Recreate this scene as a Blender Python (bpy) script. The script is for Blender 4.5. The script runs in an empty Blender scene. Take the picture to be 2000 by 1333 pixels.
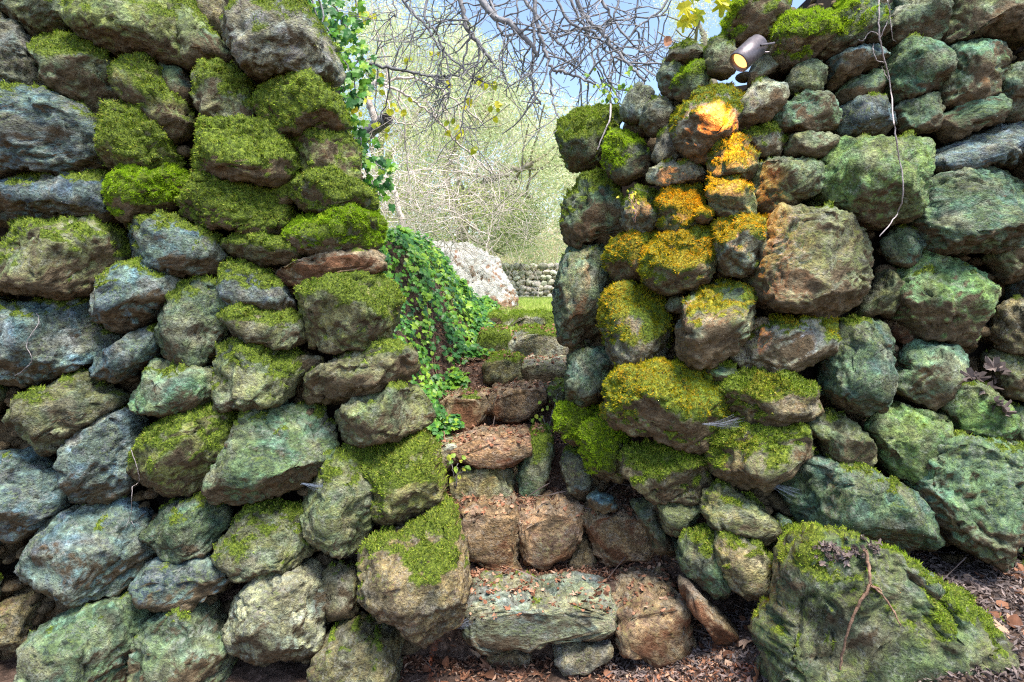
import bpy, math, random
import numpy as np
from mathutils import Vector, Matrix

rng = np.random.default_rng(7)
random.seed(7)
sc = bpy.context.scene
col = sc.collection

# ---------------------------------------------------------------- camera / light
F = 1222.0            # focal length in photo pixels (22 mm on 36 mm)
HZ = 560.0            # horizon row of the level, shifted lens
CZ = 1.5              # eye height
cam_d = bpy.data.cameras.new('camera')
cam = bpy.data.objects.new('camera', cam_d); col.objects.link(cam)
cam_d.lens = 22; cam_d.sensor_width = 36
cam_d.shift_y = -(666.5 - HZ) / 2000.0
cam_d.clip_start = 0.05; cam_d.clip_end = 2000
cam.location = (0, 0, CZ); cam.rotation_euler = (math.radians(90), 0, 0)
sc.camera = cam

SUN_EL, SUN_AZ = math.radians(67), math.radians(150)   # azimuth from +Y towards +X
world = bpy.data.worlds.new('World'); sc.world = world; world.use_nodes = True
wn = world.node_tree.nodes; wl = world.node_tree.links
bg = wn['Background']
sky = wn.new('ShaderNodeTexSky'); sky.sky_type = 'NISHITA'; sky.sun_disc = False
sky.sun_elevation = SUN_EL; sky.sun_rotation = SUN_AZ
sky.air_density = 1.0; sky.dust_density = 1.5; sky.ozone_density = 1.0
wl.new(sky.outputs[0], bg.inputs[0]); bg.inputs[1].default_value = 0.125
sun_d = bpy.data.lights.new('sun', 'SUN'); sun_d.energy = 3.3; sun_d.angle = math.radians(22)
sun_d.color = (1, 0.95, 0.86)
sun = bpy.data.objects.new('sun', sun_d); col.objects.link(sun)
sd = Vector((math.sin(SUN_AZ) * math.cos(SUN_EL), math.cos(SUN_AZ) * math.cos(SUN_EL), math.sin(SUN_EL)))
sun.rotation_euler = sd.to_track_quat('Z', 'Y').to_euler()
sc.view_settings.view_transform = 'Standard'; sc.view_settings.look = 'None'
sc.view_settings.gamma = 1; sc.view_settings.exposure = 1.5

sc.cycles.use_denoising = False; sc.cycles.filter_width = 1.2

def W(px, py, Y):
    return np.array([(px - 1000.0) / F * Y, Y, CZ - (py - HZ) / F * Y])

# ---------------------------------------------------------------- noise
_perm = rng.permutation(256).astype(np.int64); _perm = np.concatenate([_perm, _perm])
_g = rng.normal(size=(256, 3)); _g /= np.linalg.norm(_g, axis=1)[:, None]
_g = _g.astype(np.float32)
def noise3(p):
    p = p.astype(np.float32)
    i = np.floor(p).astype(np.int64); f = p - i; i &= 255
    u = f * f * f * (f * (f * 6 - 15) + 10)
    out = np.zeros(len(p), np.float32)
    for dx in (0, 1):
        hx = _perm[(i[:, 0] + dx) & 255]; wx = u[:, 0] if dx else 1 - u[:, 0]
        for dy in (0, 1):
            hy = _perm[(hx + i[:, 1] + dy) & 255]; wy = u[:, 1] if dy else 1 - u[:, 1]
            for dz in (0, 1):
                h = _perm[(hy + i[:, 2] + dz) & 255]; wz = u[:, 2] if dz else 1 - u[:, 2]
                g = _g[h]
                d = g[:, 0] * (f[:, 0] - dx) + g[:, 1] * (f[:, 1] - dy) + g[:, 2] * (f[:, 2] - dz)
                out += wx * wy * wz * d
    return out * 1.6
def fbm(p, wl0, octs, gain=0.5):
    a, o, w = 1.0, 0, wl0
    for _ in range(octs):
        o = o + a * noise3(p / w + 17.3 * _); a *= gain; w /= 2.05
    return o
def sstep(a, b, x):
    t = np.clip((x - a) / (b - a), 0, 1); return t * t * (3 - 2 * t)

# ---------------------------------------------------------------- materials
def mat_new(name):
    m = bpy.data.materials.new(name); m.use_nodes = True
    nt = m.node_tree; b = nt.nodes['Principled BSDF']
    b.inputs['Specular IOR Level'].default_value = 0.3
    return m, nt, b
def nd(nt, t, **kw):
    n = nt.nodes.new(t)
    for k, v in kw.items():
        if hasattr(n, k): setattr(n, k, v)
        else: n.inputs[k].default_value = v
    return n
def noise_n(nt, vec, scale, detail=6, rough=0.6, dist=0.0):
    n = nt.nodes.new('ShaderNodeTexNoise'); n.inputs['Scale'].default_value = scale
    n.inputs['Detail'].default_value = detail; n.inputs['Roughness'].default_value = rough
    n.inputs['Distortion'].default_value = dist
    nt.links.new(vec, n.inputs['Vector']); return n
def ramp(nt, src, stops):
    r = nt.nodes.new('ShaderNodeValToRGB'); e = r.color_ramp.elements
    while len(e) < len(stops): e.new(0.5)
    for k, (p, c) in enumerate(stops):
        e[k].position = p; e[k].color = (*c, 1) if len(c) == 3 else c
    nt.links.new(src, r.inputs[0]); return r
def mix(nt, fac, a, b, mode='MIX'):
    m = nt.nodes.new('ShaderNodeMix'); m.data_type = 'RGBA'; m.blend_type = mode
    for s, v in ((m.inputs[0], fac), (m.inputs[6], a), (m.inputs[7], b)):
        if isinstance(v, (int, float)): s.default_value = v
        elif isinstance(v, tuple): s.default_value = (*v, 1)
        else: nt.links.new(v, s)
    return m.outputs[2]
def math_n(nt, op, a, b=0.5, clamp=False):
    m = nt.nodes.new('ShaderNodeMath'); m.operation = op; m.use_clamp = clamp
    for s, v in ((m.inputs[0], a), (m.inputs[1], b)):
        if isinstance(v, (int, float)): s.default_value = v
        else: nt.links.new(v, s)
    return m.outputs[0]
def maprange(nt, v, a, b, c=0.0, d=1.0):
    m = nt.nodes.new('ShaderNodeMapRange'); m.inputs[1].default_value = a; m.inputs[2].default_value = b
    m.inputs[3].default_value = c; m.inputs[4].default_value = d
    nt.links.new(v, m.inputs[0]); return m.outputs[0]
G3 = lambda v: (v, v, v)

def rock_material(name, earthy=(0.155, 0.115, 0.066), green=0.7, hue=1.0, con=1.0):
    m, nt, b = mat_new(name)
    geo = nt.nodes.new('ShaderNodeNewGeometry'); pos = geo.outputs['Position']
    tint = nt.nodes.new('ShaderNodeAttribute'); tint.attribute_name = 'tint'
    moss = nt.nodes.new('ShaderNodeAttribute'); moss.attribute_name = 'moss'
    alg = nt.nodes.new('ShaderNodeAttribute'); alg.attribute_name = 'algae'
    va = nt.nodes.new('ShaderNodeAttribute'); va.attribute_name = 'var'
    bd = nt.nodes.new('ShaderNodeAttribute'); bd.attribute_name = 'bed'
    cx = nt.nodes.new('ShaderNodeCombineXYZ'); sx = maprange(nt, va.outputs['Fac'], 0, 1, .62, 1.35)
    nt.links.new(sx, cx.inputs[0]); nt.links.new(sx, cx.inputs[1]); nt.links.new(math_n(nt, 'MULTIPLY', sx, math_n(nt, 'ADD', bd.outputs['Fac'], 1.0)), cx.inputs[2])
    vm = nt.nodes.new('ShaderNodeVectorMath'); vm.operation = 'MULTIPLY'; nt.links.new(pos, vm.inputs[0]); nt.links.new(cx.outputs[0], vm.inputs[1])
    pos = vm.outputs[0]
    n1 = noise_n(nt, pos, 8, 8, 0.62, 0.5)
    n2 = noise_n(nt, pos, 30, 8, 0.78, 0.3)
    n3 = noise_n(nt, pos, 105, 5, 0.75)
    n4 = noise_n(nt, pos, 16, 6, 0.7, 1.4)
    n5 = noise_n(nt, pos, 58, 6, 0.72, 0.6)
    e_ = earthy
    brown = ramp(nt, n2.outputs[0], [(0.32, tuple(c * 0.4 for c in e_)), (0.47, e_), (0.6, tuple(c * 1.7 for c in e_)), (0.7, tuple(c * 2.4 for c in e_))]).outputs[0]
    brown = mix(nt, maprange(nt, n4.outputs[0], 0.54, 0.72, 0, .7), brown, (e_[0] * 1.6, e_[1] * 1.1, e_[2] * .7))
    v = ramp(nt, n5.outputs[0], [(0.33, G3(0.28)), (0.45, G3(0.8)), (0.55, G3(1.25)), (0.68, G3(2.0))]).outputs[0]
    v = mix(nt, con, (1.0, 1.0, 1.0), v)
    vb = noise_n(nt, pos, 13, 4, 0.55, 0.8)
    v = mix(nt, con, v, mix(nt, 1.0, v, ramp(nt, vb.outputs[0], [(0.34, G3(0.5)), (0.5, G3(1.0)), (0.64, G3(1.75))]).outputs[0], 'MULTIPLY'))
    crust = mix(nt, 1.0, tint.outputs[0], v, 'MULTIPLY')
    shift = ramp(nt, n1.outputs[0], [(0.34, (0.80, 0.88, 1.0)), (0.44, (0.82, 1.0, 0.88)), (0.52, (1.1, 1.1, 0.72)), (0.60, (1.0, 1.0, 1.0)), (0.68, (1.35, 1.1, 0.85))]).outputs[0]
    crust = mix(nt, 1.0, crust, mix(nt, hue, (1.0, 1.0, 1.0), shift), 'MULTIPLY')
    tanm = noise_n(nt, pos, 6, 5, 0.6, 0.7)
    crust = mix(nt, maprange(nt, tanm.outputs[0], .48, .64, .0, .5 if hue > .9 else .1), crust, mix(nt, 1.0, (0.27, 0.215, 0.14), v, 'MULTIPLY'))
    lich = math_n(nt, 'MULTIPLY', maprange(nt, n4.outputs[0], 0.50, 0.58), maprange(nt, n3.outputs[0], 0.45, 0.58))
    crust = mix(nt, math_n(nt, 'MULTIPLY', lich, 0.65), crust, mix(nt, 0.45, (0.55, 0.56, 0.50), tint.outputs[0]))
    am = math_n(nt, 'ADD', alg.outputs['Fac'], math_n(nt, 'MULTIPLY', math_n(nt, 'SUBTRACT', n2.outputs[0], 0.5), 1.2))
    am = math_n(nt, 'ADD', am, maprange(nt, va.outputs['Fac'], 0, 1, -.2, .2))
    am = math_n(nt, 'ADD', am, math_n(nt, 'MULTIPLY', math_n(nt, 'SUBTRACT', n1.outputs[0], 0.5), 1.6))
    c = mix(nt, maprange(nt, am, 0.26, 0.50), brown, crust)
    film = maprange(nt, math_n(nt, 'ADD', moss.outputs['Fac'], math_n(nt, 'MULTIPLY', math_n(nt, 'SUBTRACT', n5.outputs[0], 0.5), 1.6)), 0.25, 0.55)
    mossc = ramp(nt, n3.outputs[0], [(0.36, (0.03, 0.05, 0.006)), (0.5, (0.12, 0.18, 0.016)), (0.64, (0.28, 0.36, 0.04))]).outputs[0]
    film2 = math_n(nt, 'MULTIPLY', maprange(nt, n1.outputs[0], 0.49, 0.60), math_n(nt, 'MULTIPLY', maprange(nt, n5.outputs[0], 0.45, 0.6), maprange(nt, alg.outputs['Fac'], .2, .6)))
    c = mix(nt, math_n(nt, 'MULTIPLY', film2, green), c, mossc)
    c = mix(nt, film, c, mossc)
    dk = maprange(nt, n3.outputs[0], 0.41, 0.33)
    c = mix(nt, math_n(nt, 'MULTIPLY', dk, 0.75), c, (0.02, 0.02, 0.015))
    nt.links.new(c, b.inputs['Base Color'])
    b.inputs['Roughness'].default_value = 0.8
    nt.links.new(maprange(nt, n2.outputs[0], 0.4, 0.65, 0.92, 0.62), b.inputs['Roughness'])
    vor = nt.nodes.new('ShaderNodeTexVoronoi'); vor.inputs['Scale'].default_value = 85
    nt.links.new(pos, vor.inputs['Vector'])
    bh = math_n(nt, 'ADD', n5.outputs[0], math_n(nt, 'MULTIPLY', n3.outputs[0], 0.6))
    bh = math_n(nt, 'ADD', bh, math_n(nt, 'MULTIPLY', vor.outputs['Distance'], 0.25))
    bp = nt.nodes.new('ShaderNodeBump'); bp.inputs['Strength'].default_value = 1.0; bp.inputs['Distance'].default_value = 0.024
    nt.links.new(bh, bp.inputs['Height']); nt.links.new(bp.outputs[0], b.inputs['Normal'])
    return m

def leaf_material(name, stops, rough=0.5, transl=0.35, spec=0.4):
    m, nt, b = mat_new(name)
    a = nt.nodes.new('ShaderNodeAttribute'); a.attribute_name = 'rnd'
    geo = nt.nodes.new('ShaderNodeNewGeometry'); oi = nt.nodes.new('ShaderNodeObjectInfo')
    r = math_n(nt, 'FRACT', math_n(nt, 'ADD', a.outputs['Fac'], oi.outputs['Random']))
    c = ramp(nt, r, stops).outputs[0]
    n = noise_n(nt, geo.outputs['Position'], 60, 4, 0.6)
    c = mix(nt, 1.0, c, ramp(nt, n.outputs[0], [(0.3, G3(0.7)), (0.7, G3(1.25))]).outputs[0], 'MULTIPLY')
    nt.links.new(c, b.inputs['Base Color']); b.inputs['Roughness'].default_value = rough
    b.inputs['Specular IOR Level'].default_value = spec
    tr = nt.nodes.new('ShaderNodeBsdfTranslucent'); nt.links.new(c, tr.inputs[0])
    ms = nt.nodes.new('ShaderNodeMixShader'); ms.inputs[0].default_value = transl
    nt.links.new(b.outputs[0], ms.inputs[1]); nt.links.new(tr.outputs[0], ms.inputs[2])
    nt.links.new(ms.outputs[0], nt.nodes['Material Output'].inputs[0])
    return m

def bark_material(name, dark, light, scale=40):
    m, nt, b = mat_new(name)
    geo = nt.nodes.new('ShaderNodeNewGeometry')
    n = noise_n(nt, geo.outputs['Position'], scale, 6, 0.7, 0.5)
    c = ramp(nt, n.outputs[0], [(0.32, dark), (0.62, light)]).outputs[0]
    nt.links.new(c, b.inputs['Base Color']); b.inputs['Roughness'].default_value = 0.85
    bp = nt.nodes.new('ShaderNodeBump'); bp.inputs['Strength'].default_value = 0.6; bp.inputs['Distance'].default_value = 0.01
    nt.links.new(n.outputs[0], bp.inputs['Height']); nt.links.new(bp.outputs[0], b.inputs['Normal'])
    return m

M_ROCK = rock_material('mossy_limestone')
M_RED = rock_material('red_limestone', (0.19, 0.09, 0.045), 0.35, .7)
M_PALEROCK = rock_material('pale_wall_stone', (0.46, 0.38, 0.29), 0.0, .2, .5)
M_WHITE = rock_material('bare_white_limestone', (0.42, 0.26, 0.17), 0.0, .15, .45)
M_MOSS = leaf_material('moss', [(0.0, (0.045, 0.08, 0.008)), (0.3, (0.12, 0.20, 0.015)), (0.6, (0.21, 0.33, 0.025)), (0.85, (0.36, 0.47, 0.05)), (1.0, (0.40, 0.36, 0.10))], 0.9, 0.3, 0.1)
M_MOSSB = leaf_material('bright_moss', [(0.0, (0.12, 0.22, 0.01)), (0.4, (0.28, 0.46, 0.02)), (1.0, (0.50, 0.64, 0.04))], 0.9, 0.35, 0.1)
M_MOSSO = leaf_material('yellowed_lamp_glow_moss', [(0.0, (0.10, 0.13, 0.008)), (0.35, (0.30, 0.33, 0.015)), (0.65, (0.40, 0.36, 0.02)), (1.0, (0.50, 0.29, 0.04))], 0.9, 0.3, 0.1)  # partly dried moss, partly the lamp's orange glow put into the colour
M_IVY = leaf_material('ivy_leaf', [(0.0, (0.03, 0.10, 0.035)), (0.35, (0.06, 0.20, 0.04)), (0.65, (0.11, 0.29, 0.025)), (1.0, (0.30, 0.46, 0.04))], 0.42, 0.35, 0.35)
M_YEL = leaf_material('yellow_leaf', [(0.0, (0.35, 0.42, 0.03)), (0.5, (0.6, 0.6, 0.03)), (1.0, (0.7, 0.6, 0.05))], 0.4, 0.45, 0.4)
M_OLIVE = leaf_material('olive_leaf', [(0.0, (0.38, 0.46, 0.20)), (0.35, (0.62, 0.68, 0.40)), (0.75, (0.78, 0.78, 0.56)), (1.0, (0.76, 0.62, 0.44))], 0.5, 0.55, 0.4)  # leaf colours raised to carry the bright, hazy glow of the background
M_SHRUB = leaf_material('shrub_leaf', [(0.0, (0.07, 0.12, 0.03)), (0.5, (0.15, 0.22, 0.06)), (1.0, (0.26, 0.30, 0.10))], 0.5, 0.35, 0.3)
M_GRASS = leaf_material('grass', [(0.0, (0.26, 0.40, 0.05)), (0.5, (0.48, 0.60, 0.12)), (1.0, (0.66, 0.66, 0.24))], 0.6, 0.4, 0.3)
M_LITTER = leaf_material('dead_leaf', [(0.0, (0.05, 0.025, 0.015)), (0.35, (0.16, 0.07, 0.04)), (0.7, (0.30, 0.15, 0.09)), (1.0, (0.42, 0.30, 0.22))], 0.8, 0.05, 0.2)
M_DRY = leaf_material('curled_dry_leaf', [(0.0, (0.06, 0.045, 0.04)), (1.0, (0.27, 0.215, 0.20))], 0.8, 0.1, 0.2)
M_TWIG = bark_material('grey_bark', (0.09, 0.09, 0.10), (0.30, 0.29, 0.30))
M_PALE = bark_material('pale_bark', (0.36, 0.30, 0.26), (0.72, 0.63, 0.56))
M_OBARK = bark_material('olive_bark', (0.12, 0.10, 0.07), (0.34, 0.30, 0.22), 25)
M_ROOT = bark_material('root_bark', (0.22, 0.19, 0.19), (0.50, 0.44, 0.44), 90)
M_BROWNTW = bark_material('brown_twig', (0.10, 0.055, 0.035), (0.30, 0.19, 0.13), 80)

def soil_material():
    m, nt, b = mat_new('soil')
    geo = nt.nodes.new('ShaderNodeNewGeometry'); pos = geo.outputs['Position']
    n1 = noise_n(nt, pos, 3.5, 6, 0.6); n2 = noise_n(nt, pos, 40, 8, 0.7); n3 = noise_n(nt, pos, 150, 5, 0.7)
    c = ramp(nt, n2.outputs[0], [(0.3, (0.03, 0.02, 0.015)), (0.5, (0.12, 0.075, 0.055)), (0.7, (0.28, 0.19, 0.15))]).outputs[0]
    g = nt.nodes.new('ShaderNodeAttribute'); g.attribute_name = 'green'
    gc = ramp(nt, n2.outputs[0], [(0.3, (0.05, 0.09, 0.015)), (0.6, (0.22, 0.32, 0.06))]).outputs[0]
    c = mix(nt, maprange(nt, math_n(nt, 'ADD', g.outputs['Fac'], math_n(nt, 'SUBTRACT', n1.outputs[0], 0.5)), 0.4, 0.6), c, gc)
    nt.links.new(c, b.inputs['Base Color']); b.inputs['Roughness'].default_value = 0.95
    bp = nt.nodes.new('ShaderNodeBump'); bp.inputs['Strength'].default_value = 0.9; bp.inputs['Distance'].default_value = 0.02
    nt.links.new(math_n(nt, 'ADD', n2.outputs[0], n3.outputs[0]), bp.inputs['Height']); nt.links.new(bp.outputs[0], b.inputs['Normal'])
    return m
M_SOIL = soil_material()
def plain(name, c, rough=0.6, metal=0.0):
    m, nt, b = mat_new(name); b.inputs['Base Color'].default_value = (*c, 1)
    b.inputs['Roughness'].default_value = rough; b.inputs['Metallic'].default_value = metal
    geo = nt.nodes.new('ShaderNodeNewGeometry'); n = noise_n(nt, geo.outputs['Position'], 80, 5, 0.6)
    cc = mix(nt, 1.0, c, ramp(nt, n.outputs[0], [(0.3, G3(0.7)), (0.7, G3(1.2))]).outputs[0], 'MULTIPLY')
    nt.links.new(cc, b.inputs['Base Color'])
    return m
M_JOINT = plain('dusty_joint_fill', (0.30, 0.22, 0.16), 0.95)
M_CORE = plain('gap_shade_earth', (0.018, 0.013, 0.010), 0.95)  # earth core coloured near black so the gaps look deeply shaded

# ---------------------------------------------------------------- mesh helpers
def make_mesh(name, V, faces, attrs=None, smooth=True):
    """faces: list of int arrays (n,3) / (n,4)."""
    me = bpy.data.meshes.new(name)
    V = np.asarray(V, np.float32)
    if not isinstance(faces, list): faces = [faces]
    faces = [np.asarray(f, np.int32) for f in faces if len(f)]
    me.vertices.add(len(V)); me.vertices.foreach_set('co', V.ravel())
    li = np.concatenate([f.ravel() for f in faces])
    tot = np.concatenate([np.full(len(f), f.shape[1], np.int32) for f in faces])
    st = np.concatenate([[0], np.cumsum(tot)[:-1]]).astype(np.int32)
    me.loops.add(len(li)); me.loops.foreach_set('vertex_index', li)
    me.polygons.add(len(tot)); me.polygons.foreach_set('loop_start', st)
    me.polygons.foreach_set('loop_total', tot)
    me.polygons.foreach_set('use_smooth', np.full(len(tot), smooth))
    for k, v in (attrs or {}).items():
        v = np.asarray(v, np.float32)
        if v.ndim == 2:
            a = me.attributes.new(k, 'FLOAT_COLOR', 'POINT'); a.data.foreach_set('color', np.column_stack([v, np.ones(len(v))]).astype(np.float32).ravel())
        else:
            a = me.attributes.new(k, 'FLOAT', 'POINT'); a.data.foreach_set('value', v)
    me.update(calc_edges=True)
    return me
def obj(name, me, m=None, parent=None, loc=(0, 0, 0), kind=None):
    if m is not None and not me.materials: me.materials.append(m)
    o = bpy.data.objects.new(name, me); col.objects.link(o); o.location = loc
    if parent is not None: o.parent = parent
    if kind: o['kind'] = kind
    return o
def thing(name, label, cat, loc=(0, 0, 0), group=None, kind=None):
    o = bpy.data.objects.new(name, None); col.objects.link(o); o.location = loc
    o.empty_display_size = 0.1
    o['label'] = label; o['category'] = cat
    if group: o['group'] = group
    if kind: o['kind'] = kind
    return o
def tag(o, label, cat, group=None, kind=None):
    o['label'] = label; o['category'] = cat
    if group: o['group'] = group
    if kind: o['kind'] = kind
    return o
# parents here sit at the origin unless stated, so part locations are world ones

TINT = dict(X=(0.66, 0.61, 0.53), W=(0.62, 0.57, 0.56), g=(0.19, 0.21, 0.125), b=(0.15, 0.21, 0.265), t=(0.24, 0.20, 0.13), r=(0.27, 0.185, 0.125), d=(0.10, 0.145, 0.095),
            w=(0.36, 0.34, 0.30), k=(0.135, 0.205, 0.145), o=(0.25, 0.26, 0.11), n=(0.19, 0.21, 0.19), v=(0.16, 0.25, 0.10))

def outline_radius(P, nth=240, soft=True):
    """polar radius of polygon P (n,2) about its area centroid, at nth angles"""
    x, y = P[:, 0], P[:, 1]; x1, y1 = np.roll(x, -1), np.roll(y, -1)
    cr = x * y1 - x1 * y; A = cr.sum() / 2
    c = np.array([((x + x1) * cr).sum(), ((y + y1) * cr).sum()]) / (6 * A)
    th = np.linspace(0, 2 * np.pi, nth, endpoint=False)
    D = np.column_stack([np.cos(th), np.sin(th)])
    Q = P - c; E = np.roll(Q, -1, 0) - Q
    den = D[:, None, 0] * E[None, :, 1] - D[:, None, 1] * E[None, :, 0]
    den = np.where(abs(den) < 1e-9, 1e-9, den)
    t = (Q[None, :, 0] * E[None, :, 1] - Q[None, :, 1] * E[None, :, 0]) / den
    s = (Q[None, :, 0] * D[:, None, 1] - Q[None, :, 1] * D[:, None, 0]) / den
    ok = (s >= -1e-6) & (s <= 1 + 1e-6) & (t > 0)
    r = np.where(ok, t, 0).max(1)
    k = np.array([1, 3, 5, 3, 1.0]) if soft else np.array([0, .5, 5, .5, 0]); k /= k.sum()
    rr = sum(w * np.roll(r, j * 2) for w, j in zip(k, range(-2, 3)))
    return c, th, rr

MOSSPTS = []   # (object key, positions, normals, mossvalue, bright)
def build_stone(pts, Y, moss=0.0, tint='g', flags='', depth=None, res=2.7, seed=0, yscale=1.0, box=None, key='left', gap=1.2, face=0.5):
    """one stone: outline in photo pixels at distance Y, a rounded, faceted, weathered body behind it"""
    r_ = np.random.default_rng(seed + 1000)
    P = np.array(pts, float)
    Wp = np.column_stack([(P[:, 0] - 1000) / F * Y, CZ - (P[:, 1] - HZ) / F * Y])
    c, th, rr = outline_radius(Wp, soft=face < .8)
    sz = math.sqrt((rr ** 2).mean())
    dp = depth if depth else min(0.19, max(0.05, sz * r_.uniform(0.75, 0.95)))
    kf = (Y - face * dp) / Y
    c = np.array([c[0] * kf, CZ + (c[1] - CZ) * kf]); rr = rr * kf - gap / F * Y
    sz = math.sqrt((rr ** 2).mean()); pxs = sz * 2 * F / Y
    N = int(np.clip(pxs / res, 10, 96))
    g = np.linspace(-1, 1, N + 1)
    u, v = np.meshgrid(g, g)
    dx = u * np.sqrt(1 - v * v / 2); dz = v * np.sqrt(1 - u * u / 2)
    rho = np.sqrt(dx * dx + dz * dz).ravel(); ang = np.arctan2(dz, dx).ravel() % (2 * np.pi)
    R = np.interp(ang, np.append(th, 2 * np.pi), np.append(rr, rr[0]))
    bx = box if box is not None else r_.uniform(0.45, 0.7)
    phi = np.clip(rho, 0, 1) * math.radians(118)
    lat = np.sin(np.clip(phi, 0, np.pi / 2)) ** bx
    lat = np.where(phi > np.pi / 2, 1 - (0.25 if face > .8 else 0.85) * (phi - np.pi / 2) ** 2, lat)
    cf = np.cos(phi)
    yy = -np.sign(cf) * np.abs(cf) ** (0.38 if face > .8 else 0.58) * dp * np.where(cf > 0, 1, 1.5)
    X = R * lat * np.cos(ang); Z = R * lat * np.sin(ang)
    V = np.column_stack([X, yy, Z])
    # chisel facets
    for k in range(r_.integers(5, 10)):
        a = r_.uniform(0, 2 * np.pi); fz = r_.uniform(0.3, 1.9)
        n = np.array([math.cos(a) * fz, -1.0, math.sin(a) * fz]); n /= np.linalg.norm(n)
        s = V @ n; h = s.max() * (r_.uniform(0.90, 0.98) if face > .8 else r_.uniform(0.66, 0.91))
        e = s - h; soft = 0.005
        V = V - n * (np.where(e > 0, e, 0) * 0.95 * sstep(-soft, soft * 2, e))[:, None]
    if face > .8:
        for ax_, f_ in ((2, .84), (0, .92)):
            m_ = np.abs(V[:, ax_]).max() * f_ if ax_ == 0 else V[:, 2].max() * f_
            e = np.maximum(V[:, ax_] - m_, 0); V[:, ax_] -= e * .93
            if ax_ == 0: e = np.maximum(-V[:, 0] - m_, 0); V[:, 0] += e * .93; V[:, 0] /= f_
            else: V[:, 2] = np.where(V[:, 2] > 0, V[:, 2] / f_, V[:, 2])
    def grid_normals(V):
        G = V.reshape(N + 1, N + 1, 3)
        du = np.gradient(G, axis=1); dv = np.gradient(G, axis=0)
        n = np.cross(du, dv).reshape(-1, 3); l = np.linalg.norm(n, axis=1) + 1e-9
        n = n / l[:, None]
        if n[((N + 1) // 2) * (N + 1) + (N + 1) // 2, 1] > 0: n = -n
        return n
    off = np.array([c[0], Y, c[1]])
    n = grid_normals(V)
    Wd = V + off + r_.uniform(0, 30, 3)
    q = Wd.copy()
    sc_ = min(1.0, sz / 0.12) if sz < .22 else min(2.2, sz / .12 * .6)
    d = 0.015 * sc_ * fbm(q, 0.11 * max(sc_, 0.5), 3)
    d += 0.016 * sc_ * (0.5 - np.abs(fbm(q + 9, 0.07 * max(1, sc_), 4, 0.6)))
    d += 0.0055 * fbm(q + 5, 0.026, 2, 0.6)
    ck = np.abs(noise3(q / np.array([.16, .16, .09]) + 50)); d -= 0.012 * sc_ * np.exp(-(ck / 0.035) ** 2)
    if face > .8: d *= 1.15
    if sz > .22: d += 0.05 * fbm(q + 60, 0.34, 2)
    if 's' in flags:      # bedded: ledges
        t = (q[:, 2] + 0.25 * q[:, 0] + 0.02 * noise3(q / 0.1)) / 0.022
        d += 0.007 * (np.abs((t % 1) - 0.5) * 2 - 0.5)
    if 'p' in flags or 'q' in flags:
        k = 34 if 'q' in flags else 12
        mid = np.where(rho < 0.75)[0]
        for j in r_.choice(mid, min(k, len(mid)), replace=False):
            rad = r_.uniform(0.004, 0.011); dd = ((V - V[j]) ** 2).sum(1)
            d -= 0.9 * rad * np.exp(-dd / (rad * rad))
    if 'h' in flags:      # honeycombed limestone
        d -= 0.013 * sstep(0.12, 0.5, fbm(q + 3, 0.045, 2))
    V = V + n * d[:, None]
    n = grid_normals(V)
    # moss: on up-facing, on ledges, in patches
    big = fbm(q + 2, 0.14, 2); fine = noise3(q / 0.03)
    up = n[:, 2]
    mid = fbm(q + 77, 0.06, 2)
    lvl = up * 0.85 + 0.55 * big + 0.5 * mid + 0.2 * fine
    if 'l' in flags: lvl = lvl - 0.6 * n[:, 0]
    relh = V[:, 2] / (sz + 1e-6)
    mm = sstep(0.0, 0.30, lvl * 0.5 + 0.22 * relh + (moss * 1.5 - 0.80)) if moss > 0 else np.zeros(len(V))
    mm = mm * sstep(-0.55, -0.2, up)
    hh = 0.2 + 1.5 * np.abs(fbm(q + 31, 0.035, 2))
    V = V + n * (mm * 0.015 * hh)[:, None] + np.array([0, 0, 1]) * (mm * 0.003)[:, None]
    alg = np.clip((0.34 if tint == 'W' else 0.56) + 0.48 * up + 0.20 * big + 0.10 * relh, 0, 1)
    # back cap
    idx = np.arange((N + 1) * (N + 1)).reshape(N + 1, N + 1)
    quads = np.column_stack([idx[:-1, :-1].ravel(), idx[:-1, 1:].ravel(), idx[1:, 1:].ravel(), idx[1:, :-1].ravel()])
    loop = np.concatenate([idx[0, :-1], idx[:-1, -1], idx[-1, :0:-1], idx[:0:-1, 0]])
    B = V[loop]; ring = B * np.array([0.55, 1, 0.55]) + np.array([0, dp * 0.5, 0])
    nb = len(V); nl = len(loop)
    Vall = np.vstack([V, ring, [[0, dp * 1.5 + 0.03, 0]]])
    j = np.arange(nl); j1 = (j + 1) % nl
    q2 = np.column_stack([loop[j1], loop[j], nb + j, nb + j1])
    t2 = np.column_stack([nb + j1, nb + j, np.full(nl, nb + nl)])
    ex = nl + 1
    tc = np.array(TINT[tint]) * r_.uniform(0.85, 1.15) * (1 + r_.uniform(-0.06, 0.06, 3))
    vv = r_.random()
    attrs = dict(var=np.full(len(Vall), vv), bed=np.full(len(Vall), 0.9 if 's' in flags else r_.choice([0, 0, 0, .3])), tone=np.full(len(Vall), 1.0 if 'O' in flags else 0.0), tint=np.tile(tc, (len(Vall), 1)), moss=np.append(mm, np.zeros(ex)), algae=np.append(alg, np.full(ex, 0.3)))
    me = make_mesh('stone', Vall, [quads[:, ::-1] if False else quads, q2, t2], attrs)
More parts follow.
